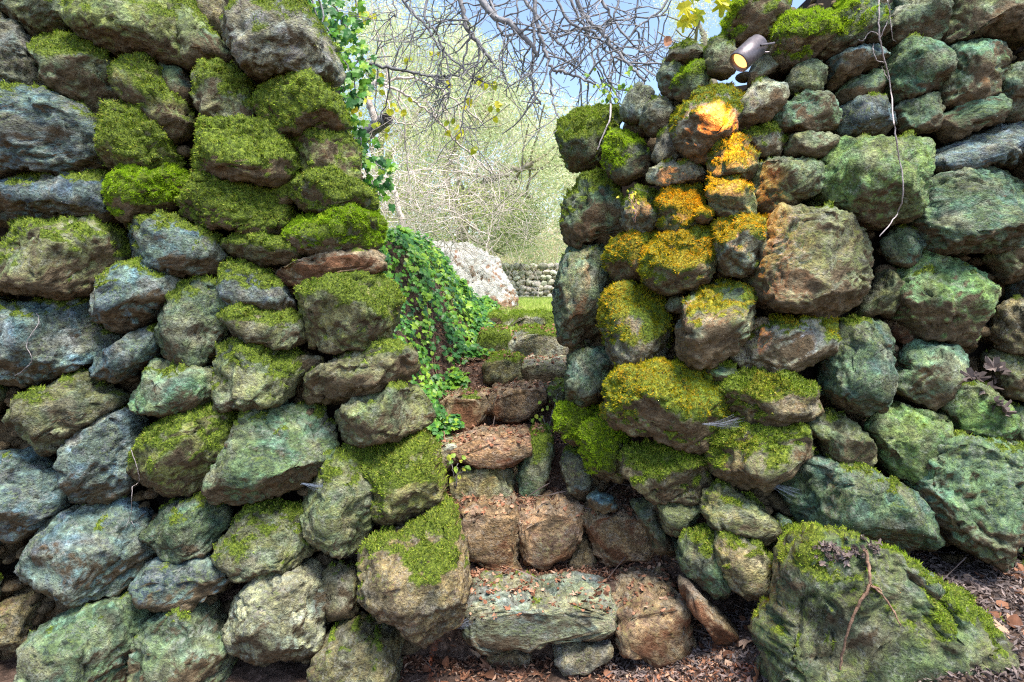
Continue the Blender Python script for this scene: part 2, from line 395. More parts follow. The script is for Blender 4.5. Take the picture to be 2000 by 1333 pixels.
    # orientation check
    if moss > 0:
        G = V.reshape(N + 1, N + 1, 3)
        a = G[:-1, :-1]; e1 = G[:-1, 1:] - a; e2 = G[1:, :-1] - a
        ar = np.linalg.norm(np.cross(e1, e2), axis=2).ravel()
        w = mm.reshape(N + 1, N + 1)[:-1, :-1].ravel(); w = sstep(0.35, 0.9, w) * ar
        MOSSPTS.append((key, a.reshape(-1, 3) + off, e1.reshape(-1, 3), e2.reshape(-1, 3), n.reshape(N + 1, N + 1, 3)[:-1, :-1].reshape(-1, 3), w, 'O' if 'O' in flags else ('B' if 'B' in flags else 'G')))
    return me, off

def parse(data):
    out = []
    for ln in data.strip().splitlines():
        ln = ln.strip()
        if not ln or ln.startswith('#'): continue
        parts = [p.strip() for p in ln.split('|')]
        pts = [tuple(float(a) for a in p.split(',')) for p in parts[0].split()]
        moss = float(parts[1]) if len(parts) > 1 and parts[1] else 0
        tint = parts[2] if len(parts) > 2 and parts[2] else 'g'
        flags = parts[3] if len(parts) > 3 else ''
        dy = float(parts[4]) if len(parts) > 4 and parts[4] else 0.0
        out.append((pts, moss, tint, flags, dy))
    return out

LEFT = """
0,0 105,-40 122,10 95,50 40,62 5,30 -40,0|.35|g
-60,20 15,30 35,75 40,105 78,140 65,160 40,170 -60,172|.15|n
105,22 118,30 124,50 100,54 94,40|.2|g||.04
115,0 130,-40 310,-40 335,25 355,70 363,105 360,128 300,110 250,98 200,100 175,75 140,60 120,30|.45|o|
42,62 60,45 100,50 140,60 175,85 200,110 218,140 220,190 215,225 175,228 140,200 95,165 75,120 50,95|.5|g
-60,172 60,170 100,180 150,215 180,250 187,285 178,325 120,335 60,332 -60,335|.3|b|s
207,110 230,100 265,105 300,135 320,170 350,205 362,235 345,262 315,275 285,240 245,205 225,160|.62|o
305,130 328,105 345,120 365,155 370,185 358,207 335,195 315,160|.1|k||.03
372,150 390,125 415,118 440,122 455,140 470,170 480,210 478,232 440,236 395,235 378,200|.62|g
198,235 215,207 240,203 275,215 300,250 318,290 322,325 310,345 240,352 200,340 190,300|.85|o
340,290 350,245 380,234 440,237 500,233 520,240 545,275 568,320 565,345 520,360 450,352 380,340 345,330|.8|o
325,0 345,-25 400,60 430,80 455,115 460,140 415,118 385,120 362,128 350,80 335,30|.35|g
350,-25 400,-25 430,0 440,60 420,75 390,40|.2|t||.05
420,30 430,-40 560,-40 590,20 620,60 648,120 630,150 600,150 560,145 500,150 470,135 455,100 435,80 425,60|.5|w
480,195 500,150 560,142 600,150 630,170 650,200 665,240 650,255 600,252 560,262 540,265 500,235 482,215|.85|t
553,270 570,255 620,252 670,252 690,285 697,350 640,350 600,345 570,330 560,300|.62|o||.02
212,365 230,335 265,318 300,320 325,335 352,358 345,378 300,405 260,425 225,440 210,410|.85|t|B
-60,338 60,338 110,330 150,326 190,342 205,370 208,410 195,435 150,430 100,440 -60,440|.3|b|p
335,400 345,365 370,343 420,340 480,348 510,370 550,405 558,430 540,455 510,462 450,455 380,440 345,425|.82|o
527,370 545,350 575,350 582,365 570,395 550,405 530,390|.8|g||.02
560,395 580,350 615,332 650,335 690,355 715,375 725,400 720,415 650,418 590,412|.85|n
552,445 570,420 620,413 700,418 730,430 738,460 733,485 680,490 620,498 580,495 555,470|.82|n|B
435,478 460,455 490,453 540,475 575,480 585,500 560,512 500,522 465,515 440,500|.7|g
207,455 225,440 270,425 310,420 350,440 400,455 428,490 425,515 405,535 370,540 320,538 290,520 245,520 215,500|.42|b
-60,445 60,437 150,433 185,450 198,480 203,505 190,540 160,570 110,580 50,577 -60,570|.42|g|q
515,545 545,525 590,505 640,490 730,488 745,505 748,525 735,535 680,535 640,545 600,560 560,563 525,555|.12|r
150,590 160,560 200,540 245,520 275,517 310,532 337,550 320,580 280,620 240,650 215,655 180,630 155,615|.3|b
418,535 450,515 500,530 545,555 565,590 568,618 540,620 500,612 450,600 430,575|.45|b
298,650 325,590 340,560 370,545 400,548 430,565 441,590 430,640 415,680 400,710 380,722 340,712 310,700 295,675|.35|k
422,655 430,610 470,600 510,612 560,618 590,640 585,665 555,690 520,680 470,670|.5|g
565,600 575,565 620,550 670,535 720,535 755,560 768,600 765,650 750,678 700,682 640,690 590,685 575,650|.55|o
-60,590 60,600 110,583 135,595 145,620 160,645 184,662 175,695 140,720 80,745 30,755 -60,758|.3|b|p
155,715 165,695 200,685 240,660 265,640 285,645 292,665 280,700 250,725 215,755 190,745 165,740|.1|b
230,790 245,745 275,710 320,712 370,722 405,730 415,750 405,785 380,800 330,808 280,808 240,805|.2|k
400,720 415,685 440,672 490,673 530,685 560,700 580,725 565,760 545,785 500,800 450,805 415,800 402,770|.48|g
565,700 590,692 620,695 632,712 610,730 580,738|.0|t||.04
573,760 590,740 640,710 700,685 760,675 800,690 808,715 805,745 760,765 700,785 650,800 600,803 578,790|.3|g|h
-5,820 30,790 70,760 110,738 140,735 160,765 205,785 200,805 170,825 130,850 100,885 70,895 40,880 10,850|.25|g
632,830 660,800 710,775 780,760 810,765 835,790 842,820 830,845 790,862 720,872 660,878 638,860|.2|g
115,870 135,835 170,815 220,812 235,840 246,880 247,920 235,960 205,985 160,1000 120,1002 112,985 128,930 115,900|.05|b
236,838 260,842 268,860 260,884 240,890|.1|o||.05
262,880 300,840 340,810 390,800 430,810 450,840 445,870 420,920 400,960 370,980 310,985 250,978 235,960 250,920|.55|o
393,960 420,900 450,835 480,805 520,795 560,805 610,808 630,840 645,895 620,925 580,955 560,978 500,985 450,992 405,985|.25|k|p
555,1000 590,950 640,910 680,888 712,905 728,950 718,1000 714,1060 690,1090 640,1095 600,1075 570,1040|.3|g
665,888 720,880 790,862 820,870 845,910 862,960 855,1010 830,1035 770,1055 718,1062 712,1000 700,930|.55|o
-60,895 20,895 45,920 85,940 98,975 97,1005 80,1025 50,1045 20,1068 -60,1068|.15|b
27,1110 45,1060 55,1035 100,1015 150,1008 200,1000 240,1025 262,1065 268,1110 245,1145 210,1170 170,1180 110,1200 75,1207 45,1170 30,1140|.1|b|q
263,1060 275,1025 310,1000 360,985 400,990 425,1010 427,1045 410,1075 380,1092 320,1097 275,1090|.25|k
240,1175 255,1130 285,1108 380,1100 420,1125 452,1138 430,1155 385,1185 320,1205 290,1213 260,1200|.1|b
405,1085 440,1045 460,1015 490,1003 540,1010 575,1020 600,1050 620,1070 610,1090 570,1115 510,1130 480,1135 430,1120 410,1105|.4|g
418,1220 430,1200 460,1170 485,1145 530,1130 590,1130 620,1160 637,1195 625,1240 610,1290 590,1325 540,1330 480,1320 440,1290 420,1260|.0|w|q
625,1120 650,1112 685,1118 700,1160 695,1195 682,1235 650,1232 635,1215 638,1170|.15|t||.03
605,1290 640,1260 670,1240 710,1250 760,1265 773,1300 765,1440 600,1440|.2|t
693,1110 705,1080 760,1060 820,1040 860,1010 880,1030 900,1090 915,1165 905,1210 880,1245 830,1275 790,1285 750,1270 710,1230 690,1190 700,1150|.38|t||-.05
42,1260 60,1240 110,1215 190,1190 235,1200 255,1235 257,1270 240,1310 215,1440 50,1440|.12|k|p
240,1290 265,1230 300,1215 340,1195 375,1225 385,1250 425,1285 425,1310 400,1440 230,1440|.2|k
-20,1190 30,1172 48,1200 48,1260 30,1275 -20,1260|.0|t||.06
"""
RIGHT = """
1093,250 1100,225 1120,210 1160,203 1205,203 1212,230 1200,270 1190,310 1170,330 1120,330 1105,300 1093,275|.62|d
1190,290 1195,255 1215,240 1245,245 1272,280 1277,310 1265,340 1230,358 1200,345 1188,320|.5|d|Bl
1213,215 1225,180 1250,160 1275,170 1285,190 1270,220 1250,238 1220,235|.1|n
1255,235 1262,205 1285,185 1315,183 1335,210 1330,235 1310,250 1285,262 1262,255|.25|n|h
1278,300 1285,270 1310,247 1330,255 1338,280 1340,300 1315,318 1285,317|.4|n
1287,140 1300,115 1330,110 1345,140 1340,170 1320,195 1295,180|.2|n
1318,170 1330,130 1350,115 1375,125 1390,150 1385,175 1350,195 1330,195|.6|d|B
1300,112 1320,90 1360,80 1385,90 1382,112 1340,120|.4|n
1378,115 1385,85 1410,62 1440,80 1445,130 1430,148 1395,142|.35|g
1428,50 1440,10 1470,-40 1530,-40 1548,0 1535,40 1510,65 1480,74 1440,74|.6|g|Bl
1510,70 1530,30 1570,12 1620,14 1645,40 1640,65 1615,95 1580,115 1550,128 1530,110 1515,90|.8|t|B
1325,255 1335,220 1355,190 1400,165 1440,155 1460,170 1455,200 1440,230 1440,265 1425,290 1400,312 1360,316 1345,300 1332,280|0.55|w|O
1437,215 1460,185 1485,155 1510,140 1540,152 1542,180 1525,210 1500,235 1460,255 1440,250|.15|w
1465,150 1480,115 1500,100 1530,108 1545,130 1520,140 1490,150 1470,178|.05|n||.04
1541,165 1550,140 1570,110 1595,100 1615,115 1625,150 1615,175 1590,182 1560,182|.1|g
1518,225 1535,195 1570,180 1620,182 1650,200 1655,225 1640,248 1590,258 1540,252 1520,240|.2|k
1612,95 1625,50 1660,15 1680,-40 1735,-40 1745,30 1735,70 1700,85 1650,95 1622,112|.5|d|Bl
1745,50 1755,20 1775,-30 1845,-35 1857,15 1855,60 1835,78 1790,82 1755,78|.15|k
1850,30 1862,-40 2060,-40 2060,75 1970,60 1930,55 1890,75 1870,80 1855,55|.2|g
1628,110 1660,90 1720,75 1745,80 1750,105 1735,120 1700,130 1670,150 1643,168 1632,145|.0|b
1645,175 1670,150 1710,132 1740,140 1748,170 1742,190 1690,190 1650,192|.15|k||.02
1742,130 1760,105 1778,75 1830,73 1868,100 1865,125 1850,165 1820,180 1770,187 1745,155|.15|k|p
1855,150 1865,120 1880,80 1910,58 1945,58 1970,80 1980,115 1965,150 1965,180 1930,195 1885,205 1858,195|.15|k
1963,150 1980,125 2050,110 2060,230 1995,228 1975,200 1965,170|.1|k
1645,240 1655,210 1675,192 1750,192 1765,215 1760,250 1740,262 1680,265 1650,258|.15|b
1767,200 1790,185 1835,178 1855,190 1850,225 1840,250 1800,258 1780,250 1772,225|.1|k|p
1835,232 1870,210 1910,190 1960,182 1975,205 1972,230 1940,245 1900,260 1875,272 1855,255|.1|k|s
1830,330 1835,305 1870,280 1920,260 1980,238 2060,225 2060,310 1970,312 1910,330 1860,342|.1|b|s
1544,285 1550,260 1600,255 1650,263 1653,275 1640,300 1600,305 1550,300|.05|g
1618,350 1630,310 1645,265 1690,268 1760,262 1838,265 1830,310 1815,350 1818,380 1800,410 1790,435 1740,445 1700,425 1650,405 1625,390|.2|v
1797,400 1820,370 1860,335 1920,330 1970,318 2060,320 2060,475 1960,490 1900,495 1845,495 1825,470 1810,430|.12|k|s
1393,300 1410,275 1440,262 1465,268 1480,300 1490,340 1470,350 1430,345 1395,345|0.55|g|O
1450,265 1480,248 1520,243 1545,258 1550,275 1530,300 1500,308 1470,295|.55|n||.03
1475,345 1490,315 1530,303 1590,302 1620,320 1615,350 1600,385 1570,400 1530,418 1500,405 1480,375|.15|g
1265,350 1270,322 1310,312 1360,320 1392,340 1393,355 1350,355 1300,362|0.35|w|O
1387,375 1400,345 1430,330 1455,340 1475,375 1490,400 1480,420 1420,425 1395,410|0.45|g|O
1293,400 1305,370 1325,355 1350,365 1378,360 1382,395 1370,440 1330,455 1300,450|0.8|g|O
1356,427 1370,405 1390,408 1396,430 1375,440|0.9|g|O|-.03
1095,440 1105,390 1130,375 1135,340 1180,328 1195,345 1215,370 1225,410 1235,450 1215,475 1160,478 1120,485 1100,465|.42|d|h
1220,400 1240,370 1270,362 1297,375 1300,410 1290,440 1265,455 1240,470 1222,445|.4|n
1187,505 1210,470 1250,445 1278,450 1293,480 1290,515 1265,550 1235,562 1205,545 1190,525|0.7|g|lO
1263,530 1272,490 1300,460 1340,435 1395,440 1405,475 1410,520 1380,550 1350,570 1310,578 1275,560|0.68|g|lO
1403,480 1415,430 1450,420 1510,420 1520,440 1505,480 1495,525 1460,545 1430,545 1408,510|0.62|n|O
1485,540 1490,500 1515,450 1530,400 1590,400 1650,415 1700,435 1735,465 1735,500 1720,550 1690,610 1660,630 1590,620 1530,605 1495,590|.15|g|q|-.02
1085,560 1095,520 1120,478 1200,472 1198,510 1194,550 1200,610 1190,640 1172,668 1130,678 1095,675 1088,620|.12|k|h
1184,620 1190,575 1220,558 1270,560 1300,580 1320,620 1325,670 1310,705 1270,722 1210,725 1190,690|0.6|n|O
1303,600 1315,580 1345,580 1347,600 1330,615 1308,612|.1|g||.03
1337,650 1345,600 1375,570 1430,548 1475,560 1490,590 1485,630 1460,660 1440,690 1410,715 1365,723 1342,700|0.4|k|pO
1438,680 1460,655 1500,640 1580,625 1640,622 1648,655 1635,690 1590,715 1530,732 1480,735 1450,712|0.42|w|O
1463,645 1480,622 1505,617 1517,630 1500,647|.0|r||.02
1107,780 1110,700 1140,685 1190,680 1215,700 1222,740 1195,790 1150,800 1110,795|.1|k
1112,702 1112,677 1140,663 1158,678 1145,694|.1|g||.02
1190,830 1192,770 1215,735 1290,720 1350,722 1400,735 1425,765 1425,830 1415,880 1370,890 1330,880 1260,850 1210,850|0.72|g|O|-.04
1380,725 1400,714 1440,718 1452,735 1430,750 1395,745|.25|k||.03
1422,780 1440,745 1480,732 1550,742 1600,760 1628,790 1610,810 1560,825 1510,840 1460,838 1435,815|.55|t|l
1398,900 1410,865 1450,843 1520,840 1585,838 1610,865 1618,885 1590,905 1540,930 1500,955 1460,972 1420,950 1402,925|.45|g|l
1635,740 1640,680 1670,640 1720,628 1770,640 1783,675 1770,730 1750,780 1720,820 1690,822 1650,790 1633,770|.2|k|p
1690,620 1700,590 1730,555 1745,522 1785,525 1787,540 1770,580 1750,610 1720,625 1695,632|.1|g||.03
1735,470 1760,447 1785,442 1808,460 1810,480 1800,510 1780,523 1755,515 1745,495|.15|k
1795,515 1805,493 1822,490 1825,510 1805,526|.1|k||.03
1776,590 1785,560 1795,525 1830,498 1915,496 1945,530 1965,555 1972,600 1955,640 1930,665 1900,677 1850,665 1820,665 1810,640 1785,625|.15|v
1948,500 1965,475 2060,470 2060,545 1985,555 1970,520|.15|g||.02
1966,655 1975,605 1990,590 2060,590 2060,710 1985,690|.1|t
1760,750 1792,725 1795,695 1825,670 1880,675 1897,690 1890,725 1865,760 1850,790 1835,805 1800,792 1775,775|.1|k
1748,630 1770,620 1802,650 1797,672 1765,674|.0|r||.07
1583,830 1610,802 1650,815 1685,840 1712,865 1730,905 1710,920 1660,922 1630,905 1620,870 1595,850|.1|g
1718,840 1745,805 1790,793 1830,808 1865,812 1862,840 1840,880 1822,905 1820,945 1805,957 1770,940 1745,915 1735,885 1722,865|.12|v|p
1852,790 1880,755 1930,750 1980,770 1995,800 1990,850 1940,860 1885,852 1870,820|.25|v
1958,700 1990,680 2060,690 2060,795 1985,785 1965,750|.2|g||.03
1990,800 2060,795 2060,890 1990,880|.15|k||.02
1825,960 1850,885 1900,860 1960,875 2060,885 2070,1140 1975,1125 1930,1100 1890,1075 1860,1050 1840,1020|.2|k|h|-.03
1553,955 1575,915 1640,912 1700,925 1770,955 1815,985 1830,1040 1835,1070 1800,1090 1760,1085 1700,1062 1640,1050 1590,1050 1570,1010|.25|k||-.03
1380,1010 1390,975 1420,960 1450,970 1490,1000 1525,1025 1525,1045 1500,1067 1450,1062 1400,1045|.35|g|s
1525,1030 1537,1012 1552,1020 1552,1038 1535,1047|.0|k||.03
1216,920 1230,895 1290,885 1350,895 1390,910 1398,950 1380,980 1330,985 1280,985 1240,960|.55|t
1136,880 1145,845 1180,830 1220,845 1235,880 1230,930 1200,955 1170,950 1150,920|.65|g|Bl|-.02
1087,840 1095,800 1130,790 1165,800 1175,825 1160,860 1130,880 1105,870|.98|g|B|-.02
1290,990 1320,980 1370,985 1378,1010 1350,1045 1310,1058 1295,1030|.0|g||.03
1335,1100 1345,1065 1380,1045 1410,1060 1420,1120 1445,1185 1430,1205 1390,1170 1350,1140|.3|k||.0
1402,1100 1410,1058 1440,1052 1480,1065 1510,1100 1515,1150 1500,1180 1470,1187 1430,1160 1408,1130|.4|t||-.02
1515,1100 1525,1060 1550,1035 1590,1045 1590,1100 1560,1140 1540,1180 1520,1170|.35|g||.0
1328,1135 1345,1140 1400,1195 1450,1245 1455,1270 1440,1285 1400,1260 1365,1210 1340,1180|.0|r||-.03
1095,905 1120,885 1160,905 1190,950 1185,990 1140,995 1108,960|.15|n||.05
1145,978 1170,965 1200,975 1210,1000 1180,1006 1150,998|.1|b||-.06
1222,222 1262,222 1278,262 1240,272 1222,255|.1|n||.07
1312,180 1348,175 1356,215 1325,222|.1|n||.07
1230,985 1290,985 1300,1040 1335,1070 1330,1110 1285,1085 1260,1030|.0|d||.12
1560,1100 1640,1060 1700,1070 1690,1130 1600,1140|.1|d||.06
"""
def YL(px, py): return 2.32 - (py - HZ) / 773 * 0.10
def YR(px, py):
    c = max(0.0, (1450 - px) / 360.0)
    return 2.27 - (py - HZ) / 773 * 0.10 + 0.6 * c ** 1.5

def drystone(data, Yf, key, parent):
    k = 0
    for (pts, moss, tint, flags, dy) in parse(data):
        k += 1
        P = np.array(pts); cx, cy = P.mean(0)
        Y = Yf(cx, cy) + dy + (rng.uniform(-0.015, 0.015))
        me, off = build_stone(pts, Y, moss, tint, flags, seed=k * 7 + (0 if key == 'left' else 5000), key=key)
        obj('stone', me, M_ROCK if tint != 'r' else M_RED, parent, off)

wallL = thing('drystone_wall', 'tall mossy drystone wall of rounded boulders on the left of the stepped opening', 'wall', kind='thing')
wallR = thing('drystone_wall', 'drystone wall with the lit spotlight, rounded into the opening on the right', 'wall', kind='thing')
drystone(LEFT, YL, 'left', wallL)
drystone(RIGHT, YR, 'right', wallR)

def prism(name, pts, Y0, Y1, m, parent, yb=0.0):
    P = np.array([W(a, b, Y0) for a, b in pts]); n = len(P)
    Q = P.copy(); Q[:, 1] = Y1
    V = np.vstack([P, Q]); bm_faces = [list(range(n)), list(range(2 * n - 1, n - 1, -1))] + [[(i + 1) % n, i, n + i, n + (i + 1) % n] for i in range(n)]
    me = bpy.data.meshes.new(name); me.from_pydata(V.tolist(), [], bm_faces); me.update()
    return obj(name, me, m, parent)
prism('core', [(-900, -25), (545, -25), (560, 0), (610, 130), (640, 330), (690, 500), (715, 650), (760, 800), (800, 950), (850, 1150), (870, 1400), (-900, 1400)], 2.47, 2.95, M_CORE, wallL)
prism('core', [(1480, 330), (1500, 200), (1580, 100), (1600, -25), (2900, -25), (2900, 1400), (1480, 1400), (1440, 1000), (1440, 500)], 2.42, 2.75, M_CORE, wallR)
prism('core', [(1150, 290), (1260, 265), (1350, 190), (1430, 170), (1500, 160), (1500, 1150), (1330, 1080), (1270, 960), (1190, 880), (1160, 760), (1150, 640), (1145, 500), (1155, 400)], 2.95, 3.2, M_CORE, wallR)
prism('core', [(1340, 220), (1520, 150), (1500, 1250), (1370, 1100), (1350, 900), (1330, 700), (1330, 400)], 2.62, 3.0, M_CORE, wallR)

# rubble behind the facing stones, tinted dark to put shade in the gaps
def rubble(parent, region, Yf, dy, n, seed, k_=1.0, lum=1.0):
    r_ = np.random.default_rng(seed); Vs, Fs, base = [], [], 0; tints = []
    th = np.linspace(0, np.pi, 8); ph = np.linspace(0, 2 * np.pi, 12, endpoint=False)
    S = np.array([[math.sin(t) * math.cos(p), math.sin(t) * math.sin(p), math.cos(t)] for t in th for p in ph])
    q = []
    for a in range(7):
        for b_ in range(12): q.append([a * 12 + b_, (a + 1) * 12 + b_, (a + 1) * 12 + (b_ + 1) % 12, a * 12 + (b_ + 1) % 12])
    q = np.array(q)
    for k in range(n):
        px, py = region(r_)
        Y = Yf(px, py) + dy + r_.uniform(0, 0.05)
        s = r_.uniform(0.05, 0.09) * k_
        V = S * np.array([s * r_.uniform(.8, 1.4), 0.07 * k_ ** .5, s * r_.uniform(.6, 1)]) + W(px, py, Y)
        V = V + (0.02 * k_ * noise3(V / 0.06))[:, None] * S
        Vs.append(V); Fs.append(q + base); base += len(V)
        tints.append(np.tile(np.array((0.08, 0.065, 0.05)) * lum * r_.uniform(.6, 1.2), (len(V), 1)))
    V = np.vstack(Vs)
    me = make_mesh('rubble', V, np.vstack(Fs)[:, ::-1], dict(tint=np.vstack(tints), moss=np.zeros(len(V)), algae=np.full(len(V), .25)))
    obj('rubble', me, M_ROCK, parent, kind='stuff')
def regL(r_):
    while True:
        py = r_.uniform(-20, 1330); px = r_.uniform(-40, 540 + py * 0.22)
        return px, py
def regR(r_):
    py = r_.uniform(0, 1100); lo = 1170 if 340 < py < 760 else (1260 if py > 230 else 1450)
    if py > 850: lo = 1400
    return r_.uniform(lo, 2040), py
rubble(wallL, regL, YL, 0.17, 240, 3)
rubble(wallR, regR, YR, 0.17, 240, 4)
rubble(wallL, regL, YL, 0.075, 420, 5, .35, 1.2)
rubble(wallR, regR, YR, 0.075, 420, 6, .35, 1.2)

# unseen continuation of both walls past the frame edges
def margin_stones(parent, x0, x1, key, seed):
    r_ = np.random.default_rng(seed); y = -60
    row = 0
    while y < 1300:
        h = r_.uniform(95, 150); x = x0 - r_.uniform(0, 60)
        while x < x1:
            w = r_.uniform(110, 210)
            if x + w > x1 + 30: w = max(70, x1 - x)
            a = [(x + w * (0.5 + 0.5 * math.copysign(abs(math.cos(t)) ** .7, math.cos(t))), y + h * (0.5 + 0.5 * math.copysign(abs(math.sin(t)) ** .7, math.sin(t)))) for t in np.linspace(0, 2 * np.pi, 10, endpoint=False)]
            a = [(p + r_.uniform(-9, 9), q_ + r_.uniform(-9, 9)) for p, q_ in a]
            me, off = build_stone(a, (YL if key == 'left' else YR)(x, y), r_.uniform(0, .6), 'gkb'[r_.integers(3)], '', res=7, seed=int(r_.integers(1e6)), key=key)
            obj('stone', me, M_ROCK, parent, off)
            x += w + 4
        y += h + 4
margin_stones(wallL, -380, -62, 'left', 21)
margin_stones(wallR, 2065, 2360, 'right', 22)

# ---------------------------------------------------------------- ground
PY = [-60, 2.36, 2.42, 2.64, 2.69, 2.88, 2.93, 3.24, 3.30, 3.52, 3.58, 3.85, 4.05, 4.5, 5.2, 8.0, 10.0, 10.25, 10.6, 14, 30, 60, 140]
PZ = [.08, .10, .33, .335, .54, .56, .755, .765, .91, .93, 1.045, 1.06, 1.18, 1.235, 1.28, 1.30, 1.30, 1.32, 1.74, 1.85, 3.2, 6, 10]
def ground_z(X, Y):
    z = np.interp(Y, PY, PZ)
    xl = np.interp(Y, [2.7, 3.4, 3.8, 4.6, 6], [-.38, -.39, -.21, -.19, -.15])
    zc = np.interp(Y, [2.6, 2.9, 3.2, 4.2, 5, 6, 8, 10, 14], [1.2, 1.55, 1.78, 1.74, 1.52, 1.38, 1.34, 1.33, 1.9])
    t = sstep(0, 0.42, xl - X)
    far = sstep(2.55, 2.8, Y) * (1 - sstep(9, 10, Y))
    z = z + np.maximum(zc - z, 0) * t * far
    # banked-up soil on the right of the steps and under the boulder
    tr = sstep(0.30, 1.45, X) * (1 - sstep(2.36, 2.42, Y)) * sstep(0.6, 1.9, Y)
    z = z + 0.40 * tr
    t2 = sstep(0.40, 0.9, X) * sstep(2.40, 2.6, Y) * (1 - sstep(5, 8, Y))
    z = z + 0.25 * t2
    return z
def ground_zn(X, Y):
    P = np.column_stack([np.ravel(X), np.ravel(Y), np.zeros(np.size(X))])
    near = 1 - sstep(6, 12, np.ravel(Y))
    n = 0.018 * near * fbm(P, 0.25, 3) + 0.006 * near * fbm(P + 3, 0.03, 2) + 0.35 * sstep(14, 40, np.ravel(Y)) * noise3(P / 6)
    return ground_z(np.ravel(X), np.ravel(Y)) + n
def uneven(segs):
    return np.concatenate([np.linspace(a, b, n, endpoint=False) for a, b, n in segs] + [[segs[-1][1]]])
gx = uneven([(-60, -12, 10), (-12, -3, 18), (-3, -1.1, 38), (-1.1, 1.2, 130), (1.2, 3, 60), (3, 12, 18), (12, 60, 10)])
gy = uneven([(-30, 0, 10), (0, 1.5, 20), (1.5, 5.2, 260), (5.2, 11, 80), (11, 30, 30), (30, 70, 14)])
XX, YY = np.meshgrid(gx, gy)
gz = ground_zn(XX, YY)
V = np.column_stack([XX.ravel(), YY.ravel(), gz])
nx = len(gx); ny = len(gy)
idx = np.arange(nx * ny).reshape(ny, nx)
q = np.column_stack([idx[:-1, :-1].ravel(), idx[:-1, 1:].ravel(), idx[1:, 1:].ravel(), idx[1:, :-1].ravel()])
green = sstep(3.6, 4.3, V[:, 1]) * 0.75 + 0.3 * sstep(-0.4, -0.6, V[:, 0]) * sstep(2.6, 2.9, V[:, 1])
g = obj('ground', make_mesh('ground', V, q, dict(green=green)), M_SOIL, kind='structure')

# ---------------------------------------------------------------- steps
def step(label, stones):
    t = thing('stone_step', label, 'step', group='steps climbing through the gap')
    for k, (s, Y, depth, tint, moss, flags) in enumerate(stones):
        pts = [tuple(float(a) for a in p.split(',')) for p in s.split()]
        me, off = build_stone(pts, Y + depth * 0.5, moss, tint, flags, depth=depth * 0.5, seed=9000 + int(Y * 1000) + k * 13, box=0.17, key='steps', res=2.4, gap=0.5, face=0.9)
        obj('stone', me, M_RED if tint in 'r' else M_ROCK, t, off)
step('lowest step, a long grey slab beside a pitted red block', [
    ('913,1208 930,1196 1100,1190 1190,1198 1207,1225 1200,1250 1100,1258 1020,1270 955,1285 918,1258', 2.20, .27, 'n', .16, 's'),
    ('1210,1215 1240,1195 1330,1180 1347,1230 1356,1292 1300,1310 1225,1288 1210,1250', 2.22, .30, 'r', 0, 'q'),
    ('1085,1300 1110,1278 1150,1265 1195,1268 1190,1290 1150,1315 1105,1325', 2.22, .2, 'w', 0, ''),
    ('950,1285 1000,1272 1035,1285 1035,1318 985,1325 955,1312', 2.30, .2, 'r', 0, '')])
step('second step of three rough red stones above the long slab', [
    ('900,1020 930,1003 1000,1005 1013,1050 1012,1120 1000,1134 950,1112 908,1100', 2.55, .28, 'r', 0, 'h'),
    ('1016,1025 1060,1005 1132,1002 1141,1040 1120,1072 1090,1105 1060,1122 1030,1112 1018,1070', 2.55, .28, 'r', 0, 'h'),
    ('1142,1022 1180,1005 1265,1008 1287,1045 1282,1080 1260,1098 1190,1107 1160,1070', 2.55, .28, 'r', 0, ''),
    ('1110,1112 1125,1075 1145,1052 1160,1090 1170,1132 1120,1138', 2.60, .2, 'r', 0, ''),
    ('1180,1112 1230,1098 1290,1105 1292,1140 1240,1140 1190,1130', 2.62, .2, 'r', 0, '')])
step('third step with a thin orange slab over a mottled boulder', [
    ('883,885 950,862 1030,862 1037,888 1000,908 950,916 888,905', 2.76, .30, 'r', 0, 's'),
    ('882,960 900,925 960,913 995,940 1000,975 970,1002 930,1005 892,990', 2.78, .26, 't', .1, 'p'),
    ('1012,962 1018,920 1038,880 1065,860 1084,878 1072,920 1058,978 1025,980', 2.78, .26, 'k', .35, ''),
    ('830,885 850,872 888,875 892,905 865,925 838,915', 2.82, .26, 'w', .1, ''),
    ('998,915 1020,912 1020,965 1000,970', 2.88, .2, 'r', 0, '')])
step('fourth step of jagged red brown stones by the ivy', [
    ('855,795 880,778 950,778 950,810 930,838 880,840 860,818', 3.16, .3, 'r', .2, 'h'),
    ('950,792 968,768 1060,762 1070,785 1040,812 1010,830 980,824 958,812', 3.16, .3, 'r', 0, 'h'),
    ('1066,765 1108,757 1110,790 1075,795', 3.2, .3, 'g', .2, '')])
step('fifth step of pale eroded stones below the earth path', [
    ('942,722 965,703 1016,705 1022,742 990,756 948,752', 3.46, .3, 't', .35, 'h'),
    ('1018,728 1030,710 1108,708 1112,752 1022,757', 3.46, .3, 'w', 0, 's')])
step('uppermost step, low mossy ledges where the path levels out', [
    ('925,690 945,655 985,650 1000,675 990,700 940,704', 3.80, .5, 'g', .5, ''),
    ('985,690 1010,655 1060,650 1110,655 1112,702 1040,705 995,702', 3.78, .5, 'w', .4, 'h'),
    ('975,645 1000,622 1050,618 1100,625 1100,650 1030,655', 4.3, .6, 'w', .5, ''),
    ('930,650 945,625 975,615 990,635 975,655', 4.4, .4, 't', .5, '')])

